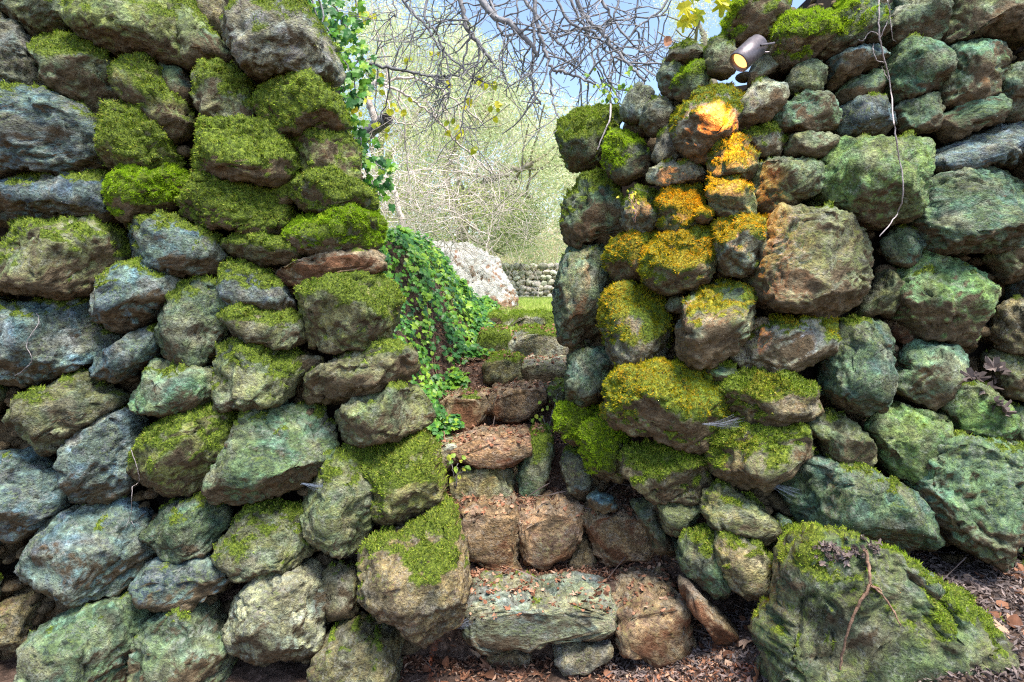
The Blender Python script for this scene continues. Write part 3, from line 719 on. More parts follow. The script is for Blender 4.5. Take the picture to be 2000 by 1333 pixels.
# ---------------------------------------------------------------- boulders
def boulder(label, pts, Y, depth, tint, moss, flags, key, seed, res=2.4, box=0.6, face=.5):
    P = [tuple(float(a) for a in p.split(',')) for p in pts.split()]
    me, off = build_stone(P, Y + depth * .5, moss, tint, flags, depth=depth * .5, seed=seed, box=box, key=key, res=res, gap=0, face=face)
    o = obj('boulder', me, M_WHITE if tint == 'W' else M_ROCK, None, off); tag(o, label, 'boulder'); return o
BIG = boulder('huge green mossy boulder in the bottom right corner with a forked twig on it',
        '1530,1270 1552,1205 1562,1130 1600,1080 1650,1066 1730,1072 1790,1120 1860,1185 1920,1222 1980,1275 2040,1365 2040,1520 1520,1520 1525,1330', 1.66, .46, 'd', .30, 'h', 'boulder', 555, face=.15)
boulder('white and orange limestone outcrop above the ivy bank',
        '770,505 812,480 855,466 905,466 935,484 960,505 978,530 1000,565 1012,625 900,650 820,620 780,540', 5.3, 1.1, 'W', 0, '', 'far', 561, res=1.6, box=.9)

# ---------------------------------------------------------------- moss tufts
def moss_cover(parent, key, density, sort='G', cap=200000):
    Ps, Ns = [], []
    r_ = np.random.default_rng(77)
    for (k, a, e1, e2, n, w, br) in MOSSPTS:
        if k != key or br != sort: continue
        tot = w.sum(); cnt = int(tot * density)
        if cnt < 3: continue
        j = r_.choice(len(w), cnt, p=w / tot)
        s, t = r_.random((2, cnt, 1))
        Ps.append(a[j] + e1[j] * s + e2[j] * t); Ns.append(n[j])
    if not Ps: return
    P = np.vstack(Ps); n = np.vstack(Ns)
    if len(P) > cap:
        s = r_.choice(len(P), cap, replace=False); P, n = P[s], n[s]
    m = len(P)
    d = n * 0.9 + r_.normal(0, .55, (m, 3)) + np.array([0, 0, .25]); d /= np.linalg.norm(d, axis=1)[:, None]
    s = np.cross(d, r_.normal(size=(m, 3))); s /= np.linalg.norm(s, axis=1)[:, None]
    L = r_.uniform(.004, .0105, (m, 1)) * (.65 + .8 * np.clip(.5 + fbm(P + 70, .05, 2), 0, 1))[:, None]; w = r_.uniform(.0011, .0022, (m, 1))
    V = np.stack([P - s * w - n * .001, P + s * w - n * .001, P + d * L], 1).reshape(-1, 3)
    big = 0.5 + 0.5 * fbm(P + 40, 0.09, 2)
    rd = np.clip(big * 0.75 + r_.uniform(-.25, .35, m), 0, .99)
    me = make_mesh('moss', V, np.arange(m * 3).reshape(-1, 3), dict(rnd=np.repeat(rd, 3)), smooth=False)
    o = obj('moss', me, dict(G=M_MOSS, B=M_MOSSB, O=M_MOSSO)[sort], parent, kind='stuff')
    return o
for p_, k_ in ((wallL, 'left'), (wallR, 'right')):
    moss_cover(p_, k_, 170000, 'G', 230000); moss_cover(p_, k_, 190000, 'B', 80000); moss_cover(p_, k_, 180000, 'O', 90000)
for k_, lb in (('steps', 'low green moss on the stone steps'), ('boulder', 'patchy moss over the big boulder')):
    o = moss_cover(None, k_, 90000, 'G', 40000)
    if o: tag(o, lb, 'moss', kind='stuff')

# ---------------------------------------------------------------- tubes, leaves
def tube_arrays(pts, rad, sides=5):
    P = np.asarray(pts, float); n = len(P)
    T = np.gradient(P, axis=0); T /= (np.linalg.norm(T, axis=1)[:, None] + 1e-9)
    ref = np.array([0.31, 0.57, 0.76])
    A = np.cross(T, ref); A /= (np.linalg.norm(A, axis=1)[:, None] + 1e-9); B = np.cross(T, A)
    a = np.linspace(0, 2 * np.pi, sides, endpoint=False)
    rad = np.asarray(rad, float).reshape(-1, 1, 1)
    V = P[:, None] + rad * (np.cos(a)[None, :, None] * A[:, None] + np.sin(a)[None, :, None] * B[:, None])
    idx = np.arange(n * sides).reshape(n, sides); nx_ = np.roll(idx, -1, 1)
    q = np.stack([idx[:-1], nx_[:-1], nx_[1:], idx[1:]], 2).reshape(-1, 4)
    return V.reshape(-1, 3), q
class Tubes:
    def __init__(s): s.V, s.F, s.n = [], [], 0
    def add(s, pts, rad, sides=5):
        V, q = tube_arrays(pts, rad, sides); s.V.append(V); s.F.append(q + s.n); s.n += len(V)
    def mesh(s, name): return make_mesh(name, np.vstack(s.V), np.vstack(s.F))
def smooth_line(ctrl, per=6, jit=0.0, r_=rng):
    C = np.asarray(ctrl, float); n = len(C)
    out = []
    for i in range(n - 1):
        p0, p1, p2, p3 = C[max(i - 1, 0)], C[i], C[i + 1], C[min(i + 2, n - 1)]
        for t in np.linspace(0, 1, per, endpoint=False):
            out.append(.5 * (2 * p1 + (p2 - p0) * t + (2 * p0 - 5 * p1 + 4 * p2 - p3) * t * t + (3 * p1 - p0 - 3 * p2 + p3) * t ** 3))
    out.append(C[-1]); out = np.array(out)
    if jit: out[1:-1] += r_.normal(0, jit, out[1:-1].shape)
    return out
def grow(tb, p, d, length, r, depth, r_, droop=0.15, wiggle=.35, seg=.05, branch=.35, tips=None, sides=4, rmin=.0012):
    """recursive knobbly twig"""
    n = max(3, int(length / seg)); pts = [np.array(p, float)]; d = np.array(d, float); d /= np.linalg.norm(d)
    for i in range(n):
        d = d + r_.normal(0, wiggle, 3) * .5 + np.array([0, 0, -droop]) * .3; d /= np.linalg.norm(d)
        pts.append(pts[-1] + d * seg)
    rad = np.linspace(r, max(rmin, r * .5), len(pts)) * 1.15 * r_.uniform(.88, 1.15, len(pts))
    tb.add(pts, rad, sides)
    if tips is not None: tips.append(pts[-1])
    if depth <= 0: return
    for i in range(1, len(pts) - 1):
        if r_.random() < branch:
            t = pts[i + 1] - pts[i]; t /= np.linalg.norm(t)
            s = np.cross(t, r_.normal(size=3)); s /= np.linalg.norm(s)
            grow(tb, pts[i], t * .6 + s * .8, length * r_.uniform(.3, .6), rad[i] * .62, depth - 1, r_, droop, wiggle, seg, branch, tips, sides, rmin)

def leaf_outline(kind):
    if kind == 'ivy':
        o = [(0, 0), (-.28, -.12), (-.5, .12), (-.34, .34), (-.42, .62), (-.14, .66), (0, 1), (.14, .66), (.42, .62), (.34, .34), (.5, .12), (.28, -.12)]
        c = (0, .3)
    elif kind == 'fig':
        o = [(0, 0), (-.3, -.08), (-.55, .15), (-.3, .3), (-.62, .6), (-.55, .74), (-.2, .55), (-.14, .95), (0, 1.05), (.14, .95), (.2, .55), (.55, .74), (.62, .6), (.3, .3), (.55, .15), (.3, -.08)]
        c = (0, .3)
    else:
        o = [(0, 0), (-.3, .2), (-.36, .5), (-.2, .8), (0, 1), (.2, .8), (.36, .5), (.3, .2)]; c = (0, .5)
    V = np.array([(c[0], c[1], 0.0)] + [(x, y, -.35 * abs(x) ** 1.3 - .12 * (y - .3) ** 2) for x, y in o])
    n = len(o); f = np.array([[0, 1 + i, 1 + (i + 1) % n] for i in range(n)])[:, ::-1]
    return V, f
LEAF = {k: leaf_outline(k) for k in ('ivy', 'fig', 'oval')}
def leaf_mesh(kind, curl=0.0, seed=0):
    V, f = LEAF[kind]; V = V.copy()
    r_ = np.random.default_rng(seed)
    V[:, 2] += r_.normal(0, .03 + curl * .12, len(V)); V[:, 2] += curl * ((V[:, 1] - .5) ** 2 * 1.6 + V[:, 0] ** 2 * r_.uniform(-2, 3))
    return make_mesh('leaf', V, f, dict(rnd=np.zeros(len(V))), smooth=False)
def leaf_basis(n, r_, droop=True):
    n = n / np.linalg.norm(n)
    t = np.array([0, 0, -1.0]) if droop else r_.normal(size=3)
    t = t + r_.normal(0, .55, 3); t = t - n * (t @ n); t /= np.linalg.norm(t)
    x = np.cross(t, n)
    return np.column_stack([x, t, n])
def scatter_leaves(parent, name, mat, kind, P, Nn, size, seed, nobj=300, curl=0.0, droop=True, stuffname='foliage'):
    """the leaves nearest the camera are objects of their own, the rest one joined part"""
    r_ = np.random.default_rng(seed); P = np.asarray(P); Nn = np.asarray(Nn)
    s = r_.uniform(size[0], size[1], len(P))
    show = s / P[:, 1]; order = np.argsort(-show)
    meshes = [leaf_mesh(kind, curl, seed + i) for i in range(4)]
    hue = .5 + .55 * fbm(P + 3, .25, 2)
    for m_ in meshes: m_.materials.append(mat)
    Vs, Fs, base, rd = [], [], 0, []
    V0, f0 = LEAF[kind]
    for c, i in enumerate(order):
        B = leaf_basis(Nn[i], r_, droop)
        if c < nobj:
            o = bpy.data.objects.new(name, meshes[c % 4]); col.objects.link(o); o.parent = parent
            M = Matrix([[*(B[r] * s[i]), P[i][r]] for r in range(3)] + [[0, 0, 0, 1]])
            o.matrix_local = M
        else:
            Vs.append(V0 * s[i] @ B.T + P[i]); Fs.append(f0 + base); base += len(V0); rd.append(np.full(len(V0), np.clip(hue[i] + r_.normal(0, .2), 0, .99)))
    if Vs:
        me = make_mesh(stuffname, np.vstack(Vs), np.vstack(Fs), dict(rnd=np.concatenate(rd)), smooth=False)
        obj(stuffname, me, mat, parent, kind='stuff')

# ---------------------------------------------------------------- ivy on the bank
r1 = np.random.default_rng(31)
ivyb = thing('ivy_plant', 'green ivy carpeting the steep bank behind the end of the mossy wall', 'ivy')
cand = []
n = 26000
X = r1.uniform(-1.15, -.12, n); Y = r1.uniform(2.85, 6.0, n)
xl = np.interp(Y, [2.7, 3.4, 3.8, 4.6, 6], [-.38, -.39, -.21, -.19, -.15])
nz = noise3(np.column_stack([X, Y, 0 * X]) / .25)
nz2 = noise3(np.column_stack([X, Y, 0 * X + 5]) / .11)
keep = (X < xl + .10 + .10 * nz) & (r1.random(n) < .52 + .5 * nz + .45 * nz2) & (X > xl - .75)
X, Y = X[keep], Y[keep]
e = .02
z = ground_zn(X, Y)
gxn = (ground_z(X + e, Y) - ground_z(X - e, Y)) / (2 * e); gyn = (ground_z(X, Y + e) - ground_z(X, Y - e)) / (2 * e)
Nn = np.column_stack([-gxn, -gyn, np.ones(len(X))]); Nn /= np.linalg.norm(Nn, axis=1)[:, None]
lift = r1.uniform(.0, .05, len(X)) + .07 * np.clip(.3 + nz2[keep], 0, 1)
P = np.column_stack([X, Y, z]) + Nn * lift[:, None]
Nn = Nn * .7 + np.array([.1, -.55, .45]) + r1.normal(0, .35, Nn.shape)
scatter_leaves(ivyb, 'leaf', M_IVY, 'ivy', P, Nn, (.018, .042), 5)
tb = Tubes()
for k in range(60):
    i = r1.integers(len(P)); p = P[i].copy()
    pts = [p]
    d = np.array([r1.normal(0, .3), r1.normal(0, .5), 0])
    for j in range(14):
        q_ = pts[-1] + np.array([.03, 0, 0]) * r1.uniform(-.3, 1) + d * .05 + r1.normal(0, .008, 3)
        q_[2] = ground_z(np.array([q_[0]]), np.array([q_[1]]))[0] + .03 + r1.normal(0, .008); pts.append(q_)
    tb.add(pts, np.full(len(pts), .0022), 4)
obj('stem', tb.mesh('stem'), M_BROWNTW, ivyb, kind='stuff')

# ivy hanging down beside the left wall
ivyw = thing('ivy_plant', 'ivy strands hanging down past the top end of the left wall', 'ivy')
r2 = np.random.default_rng(32)
strands = [[(590, -40, 2.7), (620, 30, 2.7), (655, 90, 2.72), (690, 150, 2.75), (700, 215, 2.8)], [(640, -40, 2.75), (665, 40, 2.8), (700, 90, 2.8), (718, 150, 2.85)],
           [(610, -40, 2.65), (640, 60, 2.66), (655, 130, 2.66), (672, 180, 2.7), (690, 250, 2.75)], [(690, -40, 3.0), (700, 20, 3.0), (690, 70, 3.0)],
           [(700, 250, 2.9), (705, 300, 2.9), (720, 345, 2.9), (745, 385, 2.9)], [(700, 300, 2.85), (735, 320, 2.85), (760, 340, 2.85)]]
tb = Tubes(); P, Nn = [], []
for s_ in strands:
    L = smooth_line([W(*c) for c in s_], 8, .006, r2); tb.add(L, np.linspace(.005, .002, len(L)), 5)
    for p in L:
        for j in range(2):
            P.append(p + r2.normal(0, .03, 3)); Nn.append(np.array([r2.normal(0, .5), -1, r2.uniform(-.2, .7)]))
for k in range(45):
    t = r2.random(); px = 600 + 95 * t + r2.normal(0, 26); py = -20 + 190 * t + r2.normal(0, 45)
    if px > 575 + py * .48 + 20: P.append(W(px, py, 2.85 + r2.uniform(-.1, .25))); Nn.append(np.array([r2.normal(0, .5), -1, r2.uniform(-.2, .7)]))
obj('stem', tb.mesh('stem'), M_TWIG, ivyw)
scatter_leaves(ivyw, 'leaf', M_IVY, 'ivy', P, Nn, (.026, .055), 6)

# ---------------------------------------------------------------- fig tree: bare branches over the gap
fig = thing('fig_tree', 'bare grey fig tree spreading a net of knobbly branches over the gap', 'tree')
r3 = np.random.default_rng(33)
tb = Tubes()
L = smooth_line([W(660, 330, 3.9), W(700, 275, 3.8), W(728, 252, 3.75), W(757, 232, 3.7)], 8, .003, r3)
tb.add(L, np.linspace(.05, .038, len(L)), 10); obj('trunk', tb.mesh('trunk'), M_TWIG, fig)
tb = Tubes()
for s_, ra in [([(735, 238, 3.72), (722, 205, 3.7), (720, 178, 3.7), (738, 160, 3.7), (756, 166, 3.7)], .024),
           ([(748, 166, 3.7), (790, 152, 3.75), (850, 170, 3.8), (900, 205, 3.9), (950, 250, 4.0)], .009),
           ([(752, 168, 3.7), (800, 190, 3.7), (850, 232, 3.75), (900, 285, 3.8), (960, 340, 3.9)], .009),
           ([(752, 168, 3.7), (785, 215, 3.7), (792, 290, 3.75), (800, 360, 3.8)], .006),
           ([(750, 166, 3.7), (758, 200, 3.65), (780, 240, 3.6), (830, 250, 3.6)], .006),
           ([(752, 166, 3.7), (756, 140, 3.7), (745, 90, 3.7), (730, 40, 3.7), (728, -30, 3.7)], .006)]:
    L = smooth_line([W(*c) for c in s_], 7, .004, r3); tb.add(L, np.linspace(ra, ra * .45, len(L)), 7)
    if ra < .02:
        for p in L[3:]:
            if r3.random() < .55: grow(tb, p, r3.normal(size=3) * np.array([1, .6, 1]), r3.uniform(.12, .35), ra * .35, 1, r3, .05, .35, .04, .25)
obj('branch', tb.mesh('branch'), M_PALE, fig)
MAIN = [([(900, -60, 3.0), (960, 28, 2.95), (1000, 50, 2.9), (1035, 85, 2.9), (1050, 110, 2.9)], .017),
        ([(1035, -60, 2.85), (1050, 50, 2.85), (1062, 90, 2.85), (1078, 135, 2.85), (1110, 145, 2.85), (1162, 166, 2.8)], .010),
        ([(1078, 135, 2.85), (1076, 175, 2.85), (1085, 215, 2.8), (1113, 258, 2.75)], .005),
        ([(1048, -60, 2.95), (1042, 60, 2.95), (1038, 130, 2.95), (1042, 175, 2.95), (1056, 205, 2.95)], .008),
        ([(985, -60, 3.1), (1040, 20, 3.1), (1090, 85, 3.0), (1135, 132, 2.95)], .009),
        ([(1060, -60, 2.9), (1110, 40, 2.9), (1160, 65, 2.9), (1190, 105, 2.9), (1240, 125, 2.85), (1330, 118, 2.8)], .007),
        ([(1110, -60, 2.9), (1140, 30, 2.9), (1170, 60, 2.9), (1195, 90, 2.9), (1230, 130, 2.85), (1262, 158, 2.8)], .011),
        ([(1130, -60, 2.8), (1190, 20, 2.8), (1180, 60, 2.8), (1165, 100, 2.8), (1190, 160, 2.8), (1210, 195, 2.8)], .007),
        ([(1090, -60, 3.0), (1130, 40, 3.0), (1150, 70, 3.0), (1160, 120, 3.0), (1200, 180, 2.95)], .007),
        ([(880, -60, 3.1), (905, 20, 3.1), (912, 55, 3.1), (935, 85, 3.1), (960, 122, 3.1)], .014),
        ([(920, 65, 3.1), (905, 120, 3.1), (895, 150, 3.1)], .006),
        ([(935, 85, 3.1), (932, 130, 3.1), (915, 175, 3.1), (900, 240, 3.1), (903, 270, 3.1)], .005),
        ([(940, -60, 3.0), (970, 40, 3.0), (985, 70, 3.0), (1020, 60, 3.0), (1100, 62, 3.0), (1190, 45, 3.0), (1300, 30, 3.0)], .007),
        ([(700, 118, 3.2), (730, 128, 3.2), (790, 138, 3.2), (830, 148, 3.2), (860, 150, 3.2), (880, 148, 3.2)], .009),
        ([(740, -60, 3.1), (790, 5, 3.1), (830, 50, 3.1), (860, 95, 3.1), (900, 130, 3.1), (930, 165, 3.1)], .007),
        ([(760, -60, 3.3), (800, 5, 3.3), (803, 60, 3.3), (800, 120, 3.3)], .005),
        ([(750, -60, 3.0), (775, 30, 3.0), (760, 20, 3.0), (765, 70, 3.0), (780, 110, 3.0)], .004),
        ([(850, -60, 3.0), (830, 30, 3.0), (850, 60, 3.0), (870, 110, 3.0), (880, 160, 3.0), (870, 200, 3.0)], .006),
        ([(1230, -60, 2.9), (1200, 30, 2.9), (1230, 80, 2.9), (1280, 120, 2.9), (1300, 140, 2.9)], .006),
        ([(1260, -60, 3.0), (1240, 40, 3.0), (1260, 90, 3.0), (1275, 150, 3.0)], .005),
        ([(1330, -60, 3.0), (1290, 20, 3.0), (1240, 60, 3.0), (1200, 130, 3.0), (1190, 170, 3.0)], .006),
        ([(1000, -60, 2.9), (1010, 20, 2.9), (1000, 70, 2.9), (975, 110, 2.9), (985, 150, 2.9)], .005),
        ([(850, 150, 3.1), (880, 180, 3.1), (850, 210, 3.1), (830, 260, 3.1)], .0035),
        ([(960, 122, 3.1), (985, 150, 3.1), (990, 190, 3.1)], .004)]
tips = []
MAIN = [(a, b_ * 1.05) for a, b_ in MAIN]
for s_, ra in MAIN:
    tb = Tubes()
    L = smooth_line([W(*c) for c in s_], 7, .004, r3); tb.add(L, np.linspace(ra, ra * .5, len(L)) * r3.uniform(.9, 1.15, len(L)), 7)
    obj('branch', tb.mesh('branch'), M_TWIG, fig)
tb = Tubes()
for s_, ra in MAIN:
    L = smooth_line([W(*c) for c in s_], 7, .004, r3)
    for i, p in enumerate(L[:-1]):
        if r3.random() < .36:
            t = L[i + 1] - p; t /= np.linalg.norm(t); s = np.cross(t, r3.normal(size=3) * np.array([.4, 1, .4])); s /= np.linalg.norm(s)
            grow(tb, p, t * .5 + s, r3.uniform(.10, .34), min(.0042, ra * .5), 2, r3, .12, .42, .035, .3, tips)
obj('twigs', tb.mesh('twigs'), M_TWIG, fig, kind='stuff')
# its last yellow leaves
ylw = [(712, 20), (716, 38), (705, 15), (725, 28), (720, 140), (740, 150), (768, 205), (755, 215), (700, 215), (690, 210), (745, 240), (757, 260), (760, 205), (735, 178), (712, 190),
       (795, 200), (845, 105), (880, 160), (945, 160), (955, 158), (935, 150), (968, 210), (950, 223), (917, 205), (883, 235), (900, 250), (905, 258), (927, 288), (870, 255), (700, 280), (795, 115)]
P = [W(a + r3.normal(0, 5), b_ + r3.normal(0, 5), 3.4) for a, b_ in ylw for _ in range(2)]
scatter_leaves(fig, 'leaf', M_YEL, 'oval', P, [np.array([r3.normal(0, .5), -1, r3.normal(0, .5)]) for _ in P], (.03, .06), 8, curl=.2)
P = [W(1335, 8, 2.3), W(1352, 30, 2.3), W(1330, 40, 2.32), W(1365, 20, 2.32), W(1400, -8, 2.3), W(1412, 0, 2.3), W(1345, -12, 2.33), W(1375, 0, 2.33)]
scatter_leaves(fig, 'leaf', M_YEL, 'fig', P, [np.array([r3.normal(0, .4), -1, r3.normal(0, .4)]) for _ in P], (.042, .062), 9, curl=.3)
P = [W(1308, 72, 2.35)]
scatter_leaves(fig, 'leaf', M_LITTER, 'oval', P, [np.array([.2, -1, .1])], (.04, .05), 10, curl=.4)

# ---------------------------------------------------------------- pale thicket and olive trees behind
thk = thing('bramble_thicket', 'pale leafless thicket of tangled twigs above the bank', 'shrub')
r4 = np.random.default_rng(34); tb = Tubes()
for k in range(420):
    px = r4.uniform(680, 985); py = r4.uniform(290, 470); Y = r4.uniform(4.4, 7.2)
    if py < 330 and r4.random() < .5: continue
    grow(tb, W(px, py, Y), np.array([r4.normal(), .5 * r4.normal(), r4.uniform(-.8, 1)]), r4.uniform(.3, .9), r4.uniform(.0018, .0042), 2, r4, .1, .42, .06, .26, None, 3, .0013)
obj('twigs', tb.mesh('twigs'), M_PALE, thk, kind='stuff')
tb = Tubes()
L = smooth_line([W(780, 470, 5.2), W(785, 440, 5.2), W(778, 405, 5.2), W(770, 370, 5.2), W(740, 330, 5.2)], 6, .004, r4); tb.add(L, np.linspace(.028, .014, len(L)), 7)
obj('stem', tb.mesh('stem'), M_PALE, thk)

def leaf_cloud(centers, radii, n, ll, seed, shell=.35):
    """n slim leaves spread through several lobes"""
    r_ = np.random.default_rng(seed)
    vol = np.array([a[0] * a[1] * a[2] for a in radii]) ** .7; k = r_.choice(len(centers), n, p=vol / vol.sum())
    d = r_.normal(size=(n, 3)); d /= np.linalg.norm(d, axis=1)[:, None]
    rr = r_.random(n) ** shell
    C = np.array(centers)[k]; Rr = np.array(radii)[k]
    P = C + d * rr[:, None] * Rr
    gap = fbm(P, 1.1, 3, .6)
    keep = gap > -.12
    P, d, rr = P[keep], d[keep], rr[keep]; m = len(P)
    a = d * .6 + r_.normal(0, .8, (m, 3)) + np.array([0, 0, .15]); a /= np.linalg.norm(a, axis=1)[:, None]
    s = np.cross(a, r_.normal(size=(m, 3))); s /= np.linalg.norm(s, axis=1)[:, None]
    L = r_.uniform(.7, 1.3, (m, 1)) * ll; w = L * .15
    V = np.stack([P, P + a * L * .5 + s * w, P + a * L, P + a * L * .5 - s * w], 1).reshape(-1, 3)
    q = np.arange(m * 4).reshape(-1, 4)
    big = .5 + .7 * fbm(P + 7, .6, 2)
    rd = np.clip(big * .8 + r_.uniform(-.2, .3, m), 0, .99)
    return make_mesh('crown', V, q, dict(rnd=np.repeat(rd, 4)), smooth=False)
def olive(label, base, limbs, lobes, n, ll, seed, mat=None, group='olive trees behind the walls'):
    t = thing('olive_tree', label, 'tree', group=group)
    r_ = np.random.default_rng(seed); tb = Tubes()
    for s_, ra in limbs:
        L = smooth_line([W(*c) for c in s_], 7, .02, r_); tb.add(L, np.linspace(ra, ra * .4, len(L)), 8)
        for p in L[4:]:
            if r_.random() < .28: grow(tb, p, r_.normal(size=3) + np.array([0, 0, .5]), r_.uniform(.5, 1.4), ra * .28, 1, r_, .0, .3, .12, .3, None, 4, .006)
    obj('trunk', tb.mesh('trunk'), M_OBARK, t)
    C = [W(a, b_, Y) for a, b_, Y, *_ in lobes]; R_ = [np.array(l[3:6]) for l in lobes]
    obj('crown', leaf_cloud(C, R_, n, ll, seed), mat or M_OLIVE, t, kind='stuff')
olive('silvery olive tree with sprawling low limbs in the middle of the gap', None,
      [([(905, 480, 9), (900, 430, 9), (880, 385, 9), (925, 370, 8.9), (970, 345, 8.8), (1040, 320, 8.7)], .09),
       ([(905, 470, 9), (920, 410, 9), (980, 380, 9), (1040, 385, 9)], .06),
       ([(900, 430, 9), (870, 350, 9.2), (900, 270, 9.3), (960, 200, 9.3)], .07)],
      [(1000, 300, 9.2, 1.3, 1.0, 1.0), (930, 220, 9.6, 1.3, 1.0, 1.1), (1060, 400, 9.0, .9, .8, .9), (820, 330, 10, 1.3, .9, 1.0), (1050, 240, 9.8, .75, .7, .6), (980, 440, 9.6, 1.2, .6, .5)],
      80000, .055, 41)
olive('tall pale olive tree behind the hanging ivy', None,
      [([(700, 520, 11), (720, 400, 11), (740, 300, 11), (760, 180, 11)], .12), ([(730, 350, 11), (800, 250, 11), (850, 170, 11)], .07)],
      [(740, 180, 11, 1.6, 1.2, 1.2), (820, 110, 11.5, 1.2, 1, 1.0), (660, 60, 11.5, 1.2, 1, 1.1), (880, 180, 11.3, 1.1, .9, 1.0), (740, 330, 11.5, 1.6, 1, 1.2), (900, 110, 12, .9, .8, .5)],
      80000, .06, 42)
olive('dense olive crown farther back, right of the gap', None,
      [([(1150, 560, 15), (1130, 400, 15), (1100, 300, 15)], .15)],
      [(1060, 400, 15, 2.2, 1.4, 2.0), (900, 420, 16, 2.4, 1.4, 1.6), (1150, 330, 15, 1.4, 1.2, 1.7), (1010, 250, 15.5, 1.6, 1.2, 1.2), (1220, 420, 15, 2, 1.2, 1.8)],
      70000, .095, 43)
olive('feathery olive top rising over the lamp end of the wall', None,
      [([(1420, 560, 7), (1400, 200, 7), (1370, 60, 7)], .08)],
      [(1400, 20, 7, .55, .5, .45), (1350, 70, 7.2, .3, .4, .25), (1450, -60, 7, .8, .6, .5), (1320, 10, 7.3, .25, .3, .2)],
      9000, .035, 44)
# dark green understory shrub
sh = thing('shrub', 'low dark green shrub under the olive beside the white rock', 'shrub')
obj('foliage', leaf_cloud([W(860, 435, 8), W(980, 455, 8.2), W(1010, 420, 8.4), W(930, 400, 8.3)], [np.array((.6, .5, .35)), np.array((.5, .4, .3)), np.array((.45, .4, .35)), np.array((.5, .4, .3))], 14000, .035, 45), M_SHRUB, sh, kind='stuff')

M_THK = leaf_material('thicket_leaf', [(0.0, (0.16, 0.24, 0.06)), (0.5, (0.34, 0.42, 0.10)), (1.0, (0.55, 0.55, 0.20))], .6, .45, .2)
M_STRAW = leaf_material('dry_brush', [(0.0, (0.50, 0.44, 0.30)), (0.5, (0.72, 0.64, 0.48)), (1.0, (0.58, 0.62, 0.36))], .7, .4, .2)
db = thing('dry_shrub', 'pale straw coloured brush growing over the far terrace wall', 'shrub')
obj('foliage', leaf_cloud([W(1000, 500, 11.5), W(1080, 480, 11.5), W(1160, 480, 12), W(920, 480, 12), W(1040, 430, 12.5), W(980, 400, 13)], [np.array((.7, .6, .45)), np.array((.7, .6, .5)), np.array((.8, .6, .6)), np.array((.8, .6, .5)), np.array((.9, .6, .6)), np.array((.9, .6, .5))], 42000, .05, 46), M_STRAW, db, kind='stuff')

obj('foliage', leaf_cloud([W(760, 380, 5.5), W(850, 400, 5.8), W(930, 420, 6), W(800, 300, 6), W(720, 430, 5.5)], [np.array((.5, .6, .32))] * 5, 12000, .028, 47), M_THK, thk, kind='stuff')

# ---------------------------------------------------------------- far terrace wall
tw = thing('terrace_wall', 'small pale drystone terrace wall at the far end of the meadow', 'wall', kind='thing')
r5 = np.random.default_rng(35); yb = 588; row = 0
while yb > 528:
    h = r5.uniform(8, 15); x = 905 + r5.uniform(0, 8)
    while x < 1265:
        w = r5.uniform(9, 20); dyy = r5.uniform(-2, 2)
        pts = [(x + w * (.5 + .5 * math.cos(t) * r5.uniform(.85, 1)), yb + dyy - h * (.5 + .5 * math.sin(t) * r5.uniform(.85, 1))) for t in np.linspace(0, 2 * np.pi, 8, endpoint=False)]
        me, off = build_stone(pts, 10.0, 0, 'X' if r5.random() < .75 else 'w', '', res=2.2, seed=int(r5.integers(1e6)), depth=.06, box=.4, key='far', gap=-2.2)
        obj('stone', me, M_PALEROCK, tw, off); x += w
    yb -= h
prism('core', [(905, 532), (1265, 532), (1265, 600), (905, 600)], 10.05, 10.5, M_JOINT, tw)

# ---------------------------------------------------------------- grass, litter
def blades(n, xr, yr, h, w, seed, mat, name, label, cond=None, lean=.4):
    r_ = np.random.default_rng(seed); X = r_.uniform(*xr, n); Y = r_.uniform(*yr, n)
    if cond is not None:
        k = cond(X, Y, r_); X, Y = X[k], Y[k]
    m = len(X); P = np.column_stack([X, Y, ground_zn(X, Y) - .003])
    d = np.column_stack([r_.normal(0, lean, m), r_.normal(0, lean, m), np.ones(m)]); d /= np.linalg.norm(d, axis=1)[:, None]
    s = np.cross(d, r_.normal(size=(m, 3))); s /= np.linalg.norm(s, axis=1)[:, None]
    H = r_.uniform(.5, 1, (m, 1)) * h
    V = np.stack([P - s * w, P + s * w, P + d * H], 1).reshape(-1, 3)
    me = make_mesh(name, V, np.arange(3 * m).reshape(-1, 3), dict(rnd=np.repeat(r_.random(m), 3)), smooth=False)
    return tag(obj(name, me, mat), label, 'grass', kind='stuff')
blades(60000, (-2.2, 2.2), (4.1, 10), .07, .004, 51, M_GRASS, 'grass', 'bright short grass on the level meadow beyond the steps',
       lambda X, Y, r_: (noise3(np.column_stack([X, Y, X * 0]) / .35) > np.where(Y < 5, .1, -.6)))

def litter(n, seed, reg, size, mat, label, kindshape='chip', zoff=.004):
    r_ = np.random.default_rng(seed); X, Y = reg(r_, n); m = len(X)
    P = np.column_stack([X, Y, ground_zn(X, Y) + zoff + r_.uniform(0, .012, m)])
    nrm = np.column_stack([r_.normal(0, .45, m), r_.normal(0, .45, m), np.ones(m)]); nrm /= np.linalg.norm(nrm, axis=1)[:, None]
    t = np.cross(nrm, r_.normal(size=(m, 3))); t /= np.linalg.norm(t, axis=1)[:, None]; s = np.cross(nrm, t)
    L = r_.uniform(*size, (m, 1)); w = L * r_.uniform(.12, .45, (m, 1)); c = nrm * L * r_.uniform(-.3, .3, (m, 1))
    V = np.stack([P - t * L * .5, P + s * w * .5 + c, P + t * L * .5, P - s * w * .5 + c], 1).reshape(-1, 3)
    q = np.arange(4 * m).reshape(-1, 4)
    f = np.vstack([q[:, [0, 1, 2]], q[:, [0, 2, 3]]])
    me = make_mesh('leaf_litter', V, f, dict(rnd=np.repeat(r_.random(m), 4)), smooth=False)
    return tag(obj('leaf_litter', me, mat), label, 'leaf litter', kind='stuff')
